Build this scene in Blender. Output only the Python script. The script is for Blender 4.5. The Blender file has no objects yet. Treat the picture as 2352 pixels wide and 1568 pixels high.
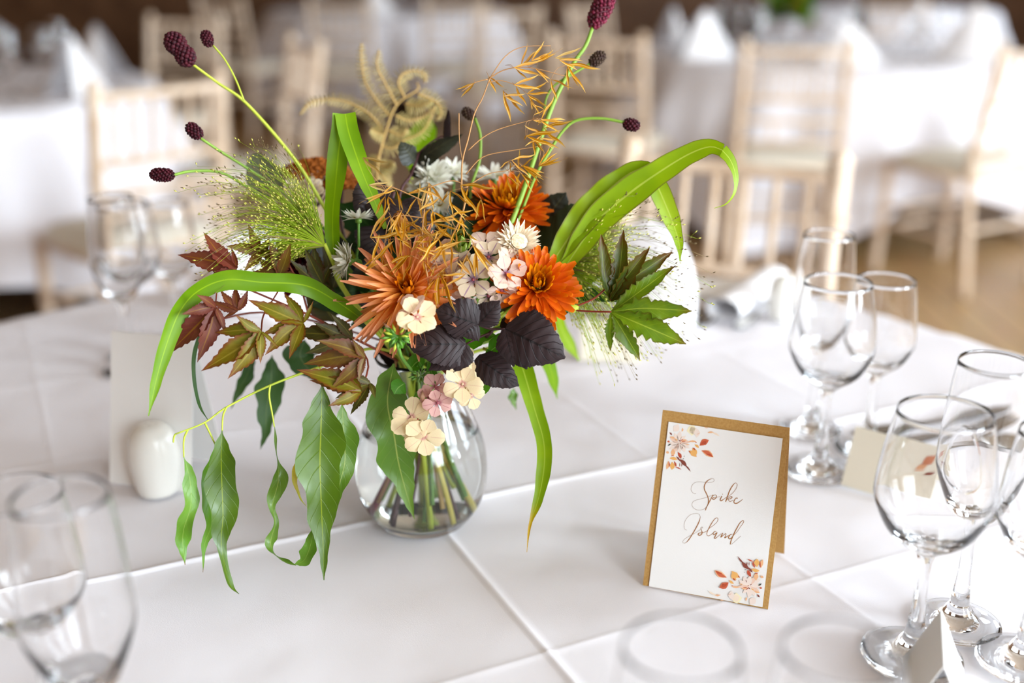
import bpy, math, random
from mathutils import Vector as V, Matrix, noise

# ---------------------------------------------------------------- camera
FPX = 2600.0; PITCH = math.radians(19.5); CAM = V((0, 0, 1.25)); TZ = 0.75
FW = V((0, math.cos(PITCH), -math.sin(PITCH))); UP = V((0, math.sin(PITCH), math.cos(PITCH))); RT = V((1, 0, 0))
scn = bpy.context.scene
col = scn.collection
cam_d = bpy.data.cameras.new('camera'); cam = bpy.data.objects.new('camera', cam_d); col.objects.link(cam)
cam.location = CAM; cam.rotation_euler = (math.radians(90) - PITCH, 0, 0)
cam_d.sensor_width = 36; cam_d.lens = FPX / 2352 * 36; cam_d.clip_start = 0.02
cam_d.dof.use_dof = True; cam_d.dof.focus_distance = 0.885; cam_d.dof.aperture_fstop = 2.1
scn.camera = cam
vs = scn.view_settings
scn.display_settings.display_device = 'sRGB'
vs.view_transform = 'Standard'; vs.look = 'None'; vs.gamma = 1; vs.use_curve_mapping = False
vs.exposure = 0.77
cy = scn.cycles
cy.use_denoising = True; cy.max_bounces = 12; cy.transmission_bounces = 12; cy.transparent_max_bounces = 16
cy.diffuse_bounces = 4; cy.glossy_bounces = 6; cy.sample_clamp_indirect = 6; cy.blur_glossy = 0.5

# ---------------------------------------------------------------- world and daylight
wd = bpy.data.worlds.new('world'); scn.world = wd; wd.use_nodes = True
wd.node_tree.nodes['Background'].inputs[0].default_value = (0.62, 0.74, 1, 1)
wd.node_tree.nodes['Background'].inputs[1].default_value = 1.0
# window openings: (wall, centre along the wall, width, sill, head, watts)
WINDOWS = [('right', -1.3, 2.2, 0.9, 3.5, 440), ('right', 2.2, 2.0, 0.9, 3.5, 100), ('right', 5.9, 1.9, 0.9, 3.3, 80), ('right', 9.0, 1.7, 0.9, 3.3, 55),
           ('front', 3.0, 2.4, 0.9, 3.5, 180)]
RX0, RX1, RY0, RY1, RH = -5.5, 5.4, -3.4, 11.5, 3.7
for i, (wall, c, w, s, h, e) in enumerate(WINDOWS):
    ld = bpy.data.lights.new('window_daylight', 'AREA'); ld.shape = 'RECTANGLE'
    ld.size = w; ld.size_y = h - s; ld.energy = e; ld.color = (0.80, 0.912, 1.0)
    lo = bpy.data.objects.new('window_daylight', ld); col.objects.link(lo)
    if wall == 'right':
        lo.location = (RX1 + 0.09, c, (s + h) / 2); lo.rotation_euler = (math.radians(90), 0, math.radians(90))
    else:
        lo.location = (c, RY0 - 0.09, (s + h) / 2); lo.rotation_euler = (math.radians(90), 0, 0)
        lo.rotation_euler = (math.radians(-90), 0, math.radians(180))
    d = (lo.rotation_euler.to_matrix() @ V((0, 0, -1)))
    inward = V((-1, 0, 0)) if wall == 'right' else V((0, 1, 0))
    if d.dot(inward) < 0:
        lo.rotation_euler.rotate_axis('X', math.pi)

# ---------------------------------------------------------------- helpers
def ray(px, py): return FW + RT * ((px - 1176) / FPX) - UP * ((py - 784) / FPX)
def W(px, py, Z): return CAM + ray(px, py) * Z
def T(px, py, z=TZ):
    r = ray(px, py); return CAM + r * ((z - CAM.z) / r.z)
def lin(c):
    f = lambda x: x / 12.92 if x <= 0.04045 else ((x + 0.055) / 1.055) ** 2.4
    return tuple(f(int(c[i:i + 2], 16) / 255) for i in (0, 2, 4)) + (1,)
def lerp(a, b, t): return a + (b - a) * t
def samp(l, t):
    if not isinstance(l, (list, tuple)): return l
    x = max(0, min(1, t)) * (len(l) - 1); i = min(int(x), len(l) - 2); return l[i] + (l[i + 1] - l[i]) * (x - i)
def smp(l, t):
    if not isinstance(l, (list, tuple)): return l
    x = max(0, min(1, t)) * (len(l) - 1); i = min(int(x), len(l) - 2); f = x - i; f = f * f * (3 - 2 * f)
    return l[i] + (l[i + 1] - l[i]) * f
def spline(p, n):
    p = [V(q) for q in p]
    if len(p) == 2: return [p[0].lerp(p[1], i / n) for i in range(n + 1)]
    L = [0]
    for a, b in zip(p, p[1:]): L.append(L[-1] + max((b - a).length, 1e-7))
    out = []
    q = [p[0] * 2 - p[1]] + p + [p[-1] * 2 - p[-2]]
    k = 0
    for i in range(n + 1):
        s = L[-1] * i / n
        while k < len(p) - 2 and s > L[k + 1]: k += 1
        t = (s - L[k]) / (L[k + 1] - L[k]); a, b, c, d = q[k:k + 4]
        out.append(0.5 * ((2 * b) + (c - a) * t + (2 * a - 5 * b + 4 * c - d) * t * t + (3 * b - a - 3 * c + d) * t ** 3))
    return out

class G:
    def __init__(s): s.v = []; s.f = []; s.uv = []; s.mi = []; s.m = 0
    def face(s, idx, uvs): s.f.append(tuple(idx)); s.uv.append(uvs); s.mi.append(s.m)
    def grid(s, rows, uvr, close=False):
        b = len(s.v); m = len(rows[0])
        for r in rows: s.v += [V(p) for p in r]
        for i in range(len(rows) - 1):
            for j in range(m if close else m - 1):
                k = (j + 1) % m
                a = (uvr(i, j), uvr(i, j + 1), uvr(i + 1, j + 1), uvr(i + 1, j))
                s.face((b + i * m + j, b + i * m + k, b + (i + 1) * m + k, b + (i + 1) * m + j), a)
    def ribbon(s, pts, w, roll=0, n=20, m=4, cup=0, wave=0, wn=3, serr=0, sn=10, pleat=0, pn=7, ref=None, flip=1, wph=0.0, rag=0, scal=0):
        """flat leaf blade along pts; w = half width profile; roll in degrees about the midrib; ref = facing direction"""
        P = spline(pts, n); rows = []
        for i, p in enumerate(P):
            t = i / n; tg = (P[min(i + 1, n)] - P[max(i - 1, 0)]).normalized()
            fac = (V(ref) if ref is not None else (CAM - p)).normalized()
            sd = tg.cross(fac)
            if sd.length < 1e-4: sd = tg.cross(V((0.3, 0.5, 0.8)))
            sd.normalize(); r = math.radians(samp(roll, t))
            nm = sd.cross(tg)
            sd2 = sd * math.cos(r) + nm * math.sin(r); nm2 = sd2.cross(tg)
            hw = smp(w, t); row = []
            scl = (1 + scal * math.sin(t * 19 + wph), 1 + scal * math.sin(t * 22 + 2 + wph)) if scal else (1, 1)
            for j in range(m + 1):
                u = j / m * 2 - 1; k = hw * scl[u > 0]
                if abs(u) == 1:
                    if serr: k *= 1 + serr * (((t * sn) % 1) - 0.5) * 2
                    if rag: k *= 1 + rag * noise.noise(V((t * 23, u * 3, hw * 900)))
                off = cup * hw * u * u + wave * math.sin(t * wn * 6.283 + wph + (1.9 if u > 0 else 0)) * abs(u) * min(1, hw / (max(w) if isinstance(w, (list, tuple)) else w) * 1.5)
                if pleat: off -= pleat * hw * abs(math.sin((t * pn - abs(u) * 1.1) * 3.1416)) * (1 if 0 < abs(u) else 1.6)
                row.append(p + sd2 * (u * k) + nm2 * off * flip)
            rows.append(row)
        s.grid(rows, lambda i, j: (j / m, i / n))
        return s
    def tube(s, pts, r, n=None, seg=6):
        n = n or max(2, (len(pts) - 1) * 4)
        P = spline(pts, n); rows = []
        tg = (P[1] - P[0]).normalized(); x = tg.orthogonal().normalized()
        for i, p in enumerate(P):
            tg = (P[min(i + 1, n)] - P[max(i - 1, 0)]).normalized()
            x = (x - tg * x.dot(tg)); x = x.normalized() if x.length > 1e-6 else tg.orthogonal().normalized()
            y = tg.cross(x); rr = samp(r, i / n)
            rows.append([p + (x * math.cos(a) + y * math.sin(a)) * rr for a in (6.2832 * k / seg for k in range(seg))])
        s.grid(rows, lambda i, j: (j / seg, i / n), True)
        b = len(s.v) - seg; s.face(range(b, b + seg), [(0.5, 1)] * seg)
        a = len(s.v) - seg * (n + 1); s.face(list(range(a, a + seg))[::-1], [(0.5, 0)] * seg)
        return s
    def lathe(s, prof, seg=32, c=V((0, 0, 0))):
        s.grid([[V((r * math.cos(6.2832 * k / seg), r * math.sin(6.2832 * k / seg), z)) + c for k in range(seg)] for r, z in prof],
               lambda i, j: (j / seg, i / max(1, len(prof) - 1)), True)
        return s
    def box(s, lo, hi, M=None):
        x0, y0, z0 = lo; x1, y1, z1 = hi; b = len(s.v)
        c = [V(p) for p in ((x0, y0, z0), (x1, y0, z0), (x1, y1, z0), (x0, y1, z0), (x0, y0, z1), (x1, y0, z1), (x1, y1, z1), (x0, y1, z1))]
        s.v += [M @ p for p in c] if M else c
        for q in ((3, 2, 1, 0), (4, 5, 6, 7), (0, 1, 5, 4), (1, 2, 6, 5), (2, 3, 7, 6), (3, 0, 4, 7)):
            s.face([b + k for k in q], [(0, 0), (1, 0), (1, 1), (0, 1)])
        return s
    def blob(s, c, r, squash=(1, 1, 1), M=None):
        b = len(s.v); t = (1 + 5 ** .5) / 2
        for p in ((-1, t, 0), (1, t, 0), (-1, -t, 0), (1, -t, 0), (0, -1, t), (0, 1, t), (0, -1, -t), (0, 1, -t), (t, 0, -1), (t, 0, 1), (-t, 0, -1), (-t, 0, 1)):
            q = V(p).normalized(); q = V((q.x * squash[0], q.y * squash[1], q.z * squash[2])) * r
            s.v.append(V(c) + (M @ q if M else q))
        for q in ((0, 11, 5), (0, 5, 1), (0, 1, 7), (0, 7, 10), (0, 10, 11), (1, 5, 9), (5, 11, 4), (11, 10, 2), (10, 7, 6), (7, 1, 8), (3, 9, 4), (3, 4, 2), (3, 2, 6), (3, 6, 8), (3, 8, 9), (4, 9, 5), (2, 4, 11), (6, 2, 10), (8, 6, 7), (9, 8, 1)):
            s.face([b + k for k in q], [(.5, .5)] * 3)
        return s
    def spindle(s, a, b, r, seg=4):
        """small pointed seed from a to b"""
        a, b = V(a), V(b); x = (b - a).orthogonal().normalized(); y = (b - a).normalized().cross(x); k0 = len(s.v); mid = a.lerp(b, .45)
        s.v += [a, b] + [mid + (x * math.cos(6.2832 * k / seg) + y * math.sin(6.2832 * k / seg)) * r for k in range(seg)]
        for k in range(seg):
            i, j = k0 + 2 + k, k0 + 2 + (k + 1) % seg
            s.face((k0, j, i), [(.5, 0)] * 3); s.face((k0 + 1, i, j), [(.5, 1)] * 3)
        return s
    def mesh(s, name, mats, off=V((0, 0, 0)), smooth=True):
        me = bpy.data.meshes.new(name); me.from_pydata([tuple(p - off) for p in s.v], [], s.f)
        ul = me.uv_layers.new(name='UVMap')
        ul.data.foreach_set('uv', [c for fu in s.uv for uv in fu for c in uv])
        for m in (mats if isinstance(mats, (list, tuple)) else [mats]): me.materials.append(m)
        me.polygons.foreach_set('material_index', s.mi); me.polygons.foreach_set('use_smooth', [smooth] * len(s.f)); me.update()
        return me

def tag(o, label=None, cat=None, group=None, kind=None):
    if label: o['label'] = label
    if cat: o['category'] = cat
    if group: o['group'] = group
    if kind: o['kind'] = kind
    return o
def thing(name, label, cat, loc=(0, 0, 0), group=None, rz=0):
    o = bpy.data.objects.new(name, None); col.objects.link(o); o.location = loc; o.rotation_euler.z = rz; o.empty_display_size = .02
    o['wl'] = tuple(loc); del o['wl']
    ORG[o.name] = V(loc)
    return tag(o, label, cat, group)
ORG = {}
def part(name, g, mat, parent=None, kind=None, smooth=True, local=False, label=None):
    """mesh object; g is in world space unless local, and is shifted to its root"""
    off = V((0, 0, 0)) if (local or parent is None) else ORG[parent.name]
    me = g if isinstance(g, bpy.types.Mesh) else g.mesh(name, mat, off, smooth)
    o = bpy.data.objects.new(name, me); col.objects.link(o)
    if parent is not None: o.parent = parent; ORG[o.name] = off
    if kind: o['kind'] = kind
    if label: o['label'] = label
    return o
def placed(name, me, M, parent):
    o = bpy.data.objects.new(name, me); col.objects.link(o); o.parent = parent
    o.matrix_basis = Matrix.Translation(-ORG[parent.name]) @ M
    ORG[o.name] = ORG[parent.name]
    return o
def frame(o, y, z, sc=1.0):
    y = y.normalized(); x = y.cross(z)
    if x.length < 1e-5: x = y.orthogonal()
    x.normalize(); z = x.cross(y); M = Matrix((x, y, z)).transposed().to_4x4() @ Matrix.Diagonal((sc, sc, sc, 1)) if not isinstance(sc, tuple) else Matrix((x, y, z)).transposed().to_4x4() @ Matrix.Diagonal(sc + (1,))
    M.translation = o; return M
def copy_tree(o, parent=None):
    c = o.copy(); col.objects.link(c); c.parent = parent
    for ch in list(o.children): copy_tree(ch, c)
    return c
RND = random.Random(7)
def rr(a, b): return RND.uniform(a, b)

# ---------------------------------------------------------------- materials
def mat(name, c, rough=.6, spec=.35, trans=0, metal=0, sub=0, noise_amt=0, noise_sc=40, c2=None, bump=0, bump_sc=200, coat=0, rnd=0):
    m = bpy.data.materials.new(name); m.use_nodes = True; nt = m.node_tree; N = nt.nodes; L = nt.links
    b = N['Principled BSDF']; b.inputs['Base Color'].default_value = lin(c); b.inputs['Roughness'].default_value = rough
    b.inputs['Specular IOR Level'].default_value = spec; b.inputs['Metallic'].default_value = metal; b.inputs['Coat Weight'].default_value = coat
    out = None
    if c2 is not None or rnd:
        mx = N.new('ShaderNodeMix'); mx.data_type = 'RGBA'; mx.inputs['A'].default_value = lin(c); mx.inputs['B'].default_value = lin(c2 or c)
        if c2 is not None:
            tc = N.new('ShaderNodeTexCoord'); nz = N.new('ShaderNodeTexNoise'); nz.inputs['Scale'].default_value = noise_sc; nz.inputs['Detail'].default_value = 4
            mr = N.new('ShaderNodeMapRange'); mr.inputs['From Min'].default_value = .35; mr.inputs['From Max'].default_value = .65
            L.new(tc.outputs['Object'], nz.inputs['Vector']); L.new(nz.outputs['Fac'], mr.inputs['Value']); L.new(mr.outputs['Result'], mx.inputs['Factor'])
        L.new(mx.outputs['Result'], b.inputs['Base Color'])
    if bump:
        tc = N.new('ShaderNodeTexCoord'); nz = N.new('ShaderNodeTexNoise'); nz.inputs['Scale'].default_value = bump_sc; nz.inputs['Detail'].default_value = 5
        bp = N.new('ShaderNodeBump'); bp.inputs['Strength'].default_value = bump; bp.inputs['Distance'].default_value = .002
        L.new(tc.outputs['Object'], nz.inputs['Vector']); L.new(nz.outputs['Fac'], bp.inputs['Height']); L.new(bp.outputs['Normal'], b.inputs['Normal'])
    if trans:
        add_translucent(m, trans)
    return m
def add_translucent(m, trans):
    nt = m.node_tree; N = nt.nodes; L = nt.links; b = N['Principled BSDF']; t = N.new('ShaderNodeBsdfTranslucent'); mx = N.new('ShaderNodeMixShader')
    src = b.inputs['Base Color']
    if src.links: L.new(src.links[0].from_socket, t.inputs['Color'])
    else: t.inputs['Color'].default_value = src.default_value
    mx.inputs[0].default_value = trans
    L.new(b.outputs[0], mx.inputs[1]); L.new(t.outputs[0], mx.inputs[2]); L.new(mx.outputs[0], N['Material Output'].inputs['Surface'])
def leafmat(name, c, c2, rib=None, rough=.42, trans=.3, ribw=.035, nsc=30, veins=9, vein_amt=.25, spec=.4, tip=None, edge=None, along=None, var=.12, bump=.25, slope=1.6, val=.74, sat=1.12):
    """leaf or petal colour from UV: u across, v along; rib = midrib colour, tip/edge/along = colour towards tip, margin, or a base-to-tip ramp"""
    m = bpy.data.materials.new(name); m.use_nodes = True; nt = m.node_tree; N = nt.nodes; L = nt.links
    b = N['Principled BSDF']; b.inputs['Roughness'].default_value = rough; b.inputs['Specular IOR Level'].default_value = spec
    uv = N.new('ShaderNodeUVMap'); sp = N.new('ShaderNodeSeparateXYZ'); L.new(uv.outputs[0], sp.inputs[0])
    def mth(op, a, bb=None, cl=False):
        n = N.new('ShaderNodeMath'); n.operation = op; n.use_clamp = cl
        for k, x in enumerate((a, bb)):
            if x is None: continue
            if isinstance(x, (int, float)): n.inputs[k].default_value = x
            else: L.new(x, n.inputs[k])
        return n.outputs[0]
    def mix(f, a, bb):
        n = N.new('ShaderNodeMix'); n.data_type = 'RGBA'
        for k, x in (('Factor', f), ('A', a), ('B', bb)):
            if isinstance(x, (int, float)): n.inputs[k].default_value = x
            elif isinstance(x, tuple): n.inputs[k].default_value = x
            else: L.new(x, n.inputs[k])
        return n.outputs['Result']
    def smooth(x, lo, hi):
        n = N.new('ShaderNodeMapRange'); n.interpolation_type = 'SMOOTHSTEP'; n.inputs['From Min'].default_value = lo; n.inputs['From Max'].default_value = hi
        L.new(x, n.inputs['Value']); return n.outputs['Result']
    au = mth('MULTIPLY', mth('ABSOLUTE', mth('SUBTRACT', sp.outputs[0], .5)), 2.0); v = sp.outputs[1]
    tc = N.new('ShaderNodeTexCoord'); nz = N.new('ShaderNodeTexNoise'); nz.inputs['Scale'].default_value = nsc; nz.inputs['Detail'].default_value = 3
    L.new(tc.outputs['Object'], nz.inputs['Vector'])
    c_ = mix(smooth(nz.outputs['Fac'], .38, .64), lin(c), lin(c2))
    if along is not None: c_ = mix(smooth(v, along[1], along[2]), lin(along[0]), c_)
    if tip is not None: c_ = mix(smooth(v, tip[1], tip[2]), c_, lin(tip[0]))
    if edge is not None: c_ = mix(smooth(au, edge[1], edge[2]), c_, lin(edge[0]))
    vein = None
    if veins:
        ph = mth('SUBTRACT', mth('MULTIPLY', v, veins), mth('MULTIPLY', au, slope)); fr = mth('ABSOLUTE', mth('SUBTRACT', mth('FRACT', ph), .5))
        vein = smooth(fr, .44, .5)
        if rib: c_ = mix(mth('MULTIPLY', vein, vein_amt), c_, lin(rib))
    if rib:
        n = N.new('ShaderNodeMapRange'); n.interpolation_type = 'SMOOTHSTEP'; n.inputs['From Min'].default_value = ribw; n.inputs['From Max'].default_value = ribw * 2.2
        n.inputs['To Min'].default_value = 1; n.inputs['To Max'].default_value = 0; L.new(au, n.inputs['Value'])
        c_ = mix(n.outputs['Result'], c_, lin(rib))
    oi = N.new('ShaderNodeObjectInfo'); hs = N.new('ShaderNodeHueSaturation'); L.new(c_, hs.inputs['Color'])
    L.new(mth('ADD', mth('MULTIPLY', oi.outputs['Random'], var * 2 * val), (1 - var) * val), hs.inputs['Value']); hs.inputs['Saturation'].default_value = sat
    L.new(hs.outputs[0], b.inputs['Base Color'])
    if vein is not None and bump:
        bp = N.new('ShaderNodeBump'); bp.inputs['Strength'].default_value = bump; bp.inputs['Distance'].default_value = .001; bp.invert = True
        L.new(vein, bp.inputs['Height']); L.new(bp.outputs['Normal'], b.inputs['Normal'])
    if trans: add_translucent(m, trans)
    return m
def glassmat(name, ior=1.45, tint='ffffff', rough=0):
    m = bpy.data.materials.new(name); m.use_nodes = True; nt = m.node_tree; nt.nodes.remove(nt.nodes['Principled BSDF'])
    g = nt.nodes.new('ShaderNodeBsdfGlass'); g.inputs['IOR'].default_value = ior; g.inputs['Color'].default_value = lin(tint); g.inputs['Roughness'].default_value = rough
    nt.links.new(g.outputs[0], nt.nodes['Material Output'].inputs['Surface']); return m

M_glass = glassmat('clear_glass', 1.47); M_water = glassmat('water', 1.33, 'fbfdfb')
def clothmat():
    m = mat('white_table_linen', 'eeecf1', rough=.75, spec=.25); nt = m.node_tree; N = nt.nodes; L = nt.links; b = N['Principled BSDF']
    tc = N.new('ShaderNodeTexCoord')
    def nz(sc, det=2): 
        n = N.new('ShaderNodeTexNoise'); n.inputs['Scale'].default_value = sc; n.inputs['Detail'].default_value = det; L.new(tc.outputs['Object'], n.inputs['Vector']); return n.outputs['Fac']
    b1 = N.new('ShaderNodeBump'); b1.inputs['Strength'].default_value = .22; b1.inputs['Distance'].default_value = .012; L.new(nz(7, 3), b1.inputs['Height'])
    b2 = N.new('ShaderNodeBump'); b2.inputs['Strength'].default_value = .12; b2.inputs['Distance'].default_value = .0006; L.new(nz(1400, 1), b2.inputs['Height'])
    L.new(b1.outputs['Normal'], b2.inputs['Normal']); L.new(b2.outputs['Normal'], b.inputs['Normal'])
    return m
M_cloth = clothmat()
M_napkin = mat('white_napkin', 'f4f2f3', .8, .2)
M_lime = mat('limewashed_wood', 'e4d0ba', .5, .35, c2='d3b99d', noise_sc=14)
M_cushion = mat('ivory_cushion', 'e3dccc', .8, .2)
M_tablewood = mat('table_board', '8a6a4a', .6)
M_paperwhite = mat('white_card', 'f3f2ef', .7, .2, bump=.05, bump_sc=900)
M_cream = mat('cream_card', 'ece4d2', .7, .2)
M_kraft = mat('kraft_card', 'c39a5c', .75, .2, c2='b58a4e', noise_sc=600)
M_ceramic = mat('white_ceramic', 'eceae2', .25, .5, coat=.3)
M_steel = mat('cutlery_steel', 'b8b4ae', .18, .5, metal=1)
M_copper = mat('printed_copper_ink', 'a8713f', .55, .3)
M_copperlight = mat('printed_copper_hairline', 'b7a394', .6, .3)

# ---------------------------------------------------------------- room shell
def floor_mat():
    m = mat('oak_floor_boards', 'b08a5c', .4, .4); nt = m.node_tree; N = nt.nodes; L = nt.links; b = N['Principled BSDF']
    tc = N.new('ShaderNodeTexCoord'); mp = N.new('ShaderNodeMapping'); mp.inputs['Rotation'].default_value[2] = math.radians(90); L.new(tc.outputs['Object'], mp.inputs['Vector'])
    br = N.new('ShaderNodeTexBrick'); br.inputs['Scale'].default_value = 1; br.inputs['Brick Width'].default_value = 1.4; br.inputs['Row Height'].default_value = .12
    br.inputs['Mortar Size'].default_value = .004; br.inputs['Color1'].default_value = lin('c09c6c'); br.inputs['Color2'].default_value = lin('ad8858'); br.inputs['Mortar'].default_value = lin('5e432a')
    L.new(mp.outputs[0], br.inputs['Vector'])
    nz = N.new('ShaderNodeTexNoise'); nz.inputs['Scale'].default_value = 6; nz.inputs['Detail'].default_value = 6
    mp2 = N.new('ShaderNodeMapping'); mp2.inputs['Scale'].default_value = (12, 1, 1); L.new(tc.outputs['Object'], mp2.inputs['Vector']); L.new(mp2.outputs[0], nz.inputs['Vector'])
    mx = N.new('ShaderNodeMix'); mx.data_type = 'RGBA'; mx.blend_type = 'MULTIPLY'; mx.inputs['Factor'].default_value = .35
    L.new(br.outputs['Color'], mx.inputs['A']); L.new(nz.outputs['Color'], mx.inputs['B']); L.new(mx.outputs['Result'], b.inputs['Base Color'])
    return m
M_floor = floor_mat()
M_wall = mat('cream_plaster', 'a5866a', .85, .15, bump=.1, bump_sc=60)
M_backwall = mat('dark_timber_wall', '6b4a30', .6, .3, c2='553821', noise_sc=5)
M_ceil = mat('ceiling_paint', 'b3a698', .9, .1)
M_frame = mat('window_frame_paint', 'e9e4da', .5)
part('floor', G().box((RX0, RY0, -.1), (RX1, RY1, 0)), M_floor, kind='structure', smooth=False)
part('ceiling', G().box((RX0, RY0, RH), (RX1, RY1, RH + .1)), M_ceil, kind='structure', smooth=False)
part('wall_back', G().box((RX0, RY1, 0), (RX1, RY1 + .15, RH)), M_backwall, kind='structure', smooth=False)
part('wall_left', G().box((RX0 - .15, RY0, 0), (RX0, RY1, RH)), M_wall, kind='structure', smooth=False)
for wall, (a0, a1) in (('right', (RY0, RY1)), ('front', (RX0, RX1))):
    g = G(); cur = a0; wl = sorted(w for w in WINDOWS if w[0] == wall)
    def slab(p, q, z0, z1):
        if wall == 'right': g.box((RX1, p, z0), (RX1 + .15, q, z1))
        else: g.box((p, RY0 - .15, z0), (q, RY0, z1))
    for _, c, w, s, h, e in wl:
        slab(cur, c - w / 2, 0, RH); slab(c - w / 2, c + w / 2, 0, s); slab(c - w / 2, c + w / 2, h, RH); cur = c + w / 2
    slab(cur, a1, 0, RH); part('wall_' + wall, g, M_wall, kind='structure', smooth=False)
for i, (wall, c, w, s, h, e) in enumerate(WINDOWS):
    r = thing('window_%d' % (i + 1), None, None, (RX1, c, s) if wall == 'right' else (c, RY0, s)); r['kind'] = 'structure'
    g = G()
    def bar(p, q, z0, z1):
        if wall == 'right': g.box((RX1 - .01, p, z0), (RX1 + .05, q, z1))
        else: g.box((p, RY0 - .05, z0), (q, RY0 + .01, z1))
    a, b_ = c - w / 2, c + w / 2
    bar(a, a + .05, s, h); bar(b_ - .05, b_, s, h); bar(a, b_, s, s + .05); bar(a, b_, h - .05, h)
    part('window_frame', g, M_frame, r, smooth=False)
    for k in (1, 2):
        g = G(); x = lerp(a, b_, k / 3); bar(x - .018, x + .018, s + .05, h - .05); part('mullion', g, M_frame, r, smooth=False)
    g = G(); bar(a + .05, b_ - .05, lerp(s, h, .62) - .016, lerp(s, h, .62) + .016); part('transom', g, M_frame, r, smooth=False)

# ---------------------------------------------------------------- tables and cloths
def cloth_geo(R, top, side, ang, step, creases, seed, fold=.05):
    """square linen laid over a round top; creases = (axis, offset, height)"""
    rnd = random.Random(seed); n = int(side / step); g = G(); ca, sa = math.cos(ang), math.sin(ang)
    ticks = sorted(set([round(-side / 2 + side * i / n, 5) for i in range(n + 1)] + [round(o + d, 5) for _, o, _ in creases for d in (-.006, -.003, -.0015, 0, .0015, .003, .006)]))
    rows = []
    for v in ticks:
        row = []
        for u in ticks:
            z = 0
            for ax, o, h in creases:
                d = (u - o) if ax else (v - o)
                z += h * math.exp(-(d / .0035) ** 2) + .6 * h * max(0, 1 - abs(d) / .05) ** 2
            z += .0022 * noise.noise(V((u * 5, v * 5, seed))) + .0008 * noise.noise(V((u * 19, v * 19, seed)))
            x, y = u * ca - v * sa, u * sa + v * ca; r = math.hypot(x, y); ph = math.atan2(y, x)
            if r > R:
                d = r - R; q = min(1, d / .25)
                w = fold * q * (math.sin(ph * 14 + seed) + .6 * math.sin(ph * 23 + 2 * seed)) + .10 * q
                arc = .02; rad = R + arc * min(1, d / .03) * .5 + w * (.5 + d)
                zz = -max(0, d - .01); x, y = rad * math.cos(ph), rad * math.sin(ph); z = max(zz, -top + .012)
            row.append(V((x, y, z)))
        rows.append(row)
    m = len(ticks); g.grid(rows, lambda i, j: (j / m, i / m)); return g
def table_under(x, y, R, label, group='round tables under white linen'):
    t = thing('round_table', label, 'table', (x, y, 0), group)
    part('tabletop', G().lathe([(0, TZ - .004), (R - .005, TZ - .004), (R - .003, TZ - .012), (R - .005, TZ - .03), (0, TZ - .03)], 64, V((x, y, 0))), M_tablewood, t)
    for k in range(4):
        a = .4 + k * math.pi / 2; p = V((x + .5 * R * math.cos(a), y + .5 * R * math.sin(a), 0)); q = V((x + .62 * R * math.cos(a), y + .62 * R * math.sin(a), 0))
        part('leg', G().tube([q + V((0, 0, .001)), p + V((0, 0, TZ - .032))], .018, 4, 8), M_tablewood, t)
TC = V((-.081, .93, TZ)); TR_ = .835
CR = math.radians(25.2)
def put(o, loc, rz=0): o.location = loc; o.rotation_euler.z = rz; return o
cr_main = [(0, -.242, .0005), (0, .005, .0021), (0, .26, .0005), (0, .5, .0004), (1, .005, .0012), (1, .25, .0003), (1, -.3, .0003), (1, .5, .0003), (0, -.5, .0003)]
tc_o = part('tablecloth', cloth_geo(TR_, TZ, 2.3, CR, .014, cr_main, 3), M_cloth, local=True)
put(tc_o, TC + V((0, 0, .002))); tag(tc_o, 'white linen tablecloth with pressed folds under the flower vase', 'tablecloth', 'tablecloths')
table_under(TC.x, TC.y, TR_, 'round table under the vase of flowers')
BT = [(-2.15, 4.1, .84, .6, 'white tablecloth draped on the table beside the pulled-out chair with napkin pyramids'),
      (1.5, 5.6, .9, .35, 'white tablecloth draped on the table with the green centrepiece and dark bottles'),
      (-.95, 8.95, .9, .2, 'white tablecloth on the far table near the dark timber wall'),
      (2.75, 9.0, .9, .5, 'white tablecloth on the far table by the windows')]
for i, (x, y, R, a, lab) in enumerate(BT):
    o = part('tablecloth', cloth_geo(R, TZ, R * 2 + 1.05, a, .045, [], 11 + i, .05), M_cloth, local=True); put(o, (x, y, TZ + .002)); tag(o, lab, 'tablecloth', 'tablecloths')
    table_under(x, y, R, ['round table holding up the left cloth by the napkin pyramids', 'round table under the cloth with the green centrepiece', 'round table in front of the dark timber wall', 'round table standing by the windows'][i])

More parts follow.
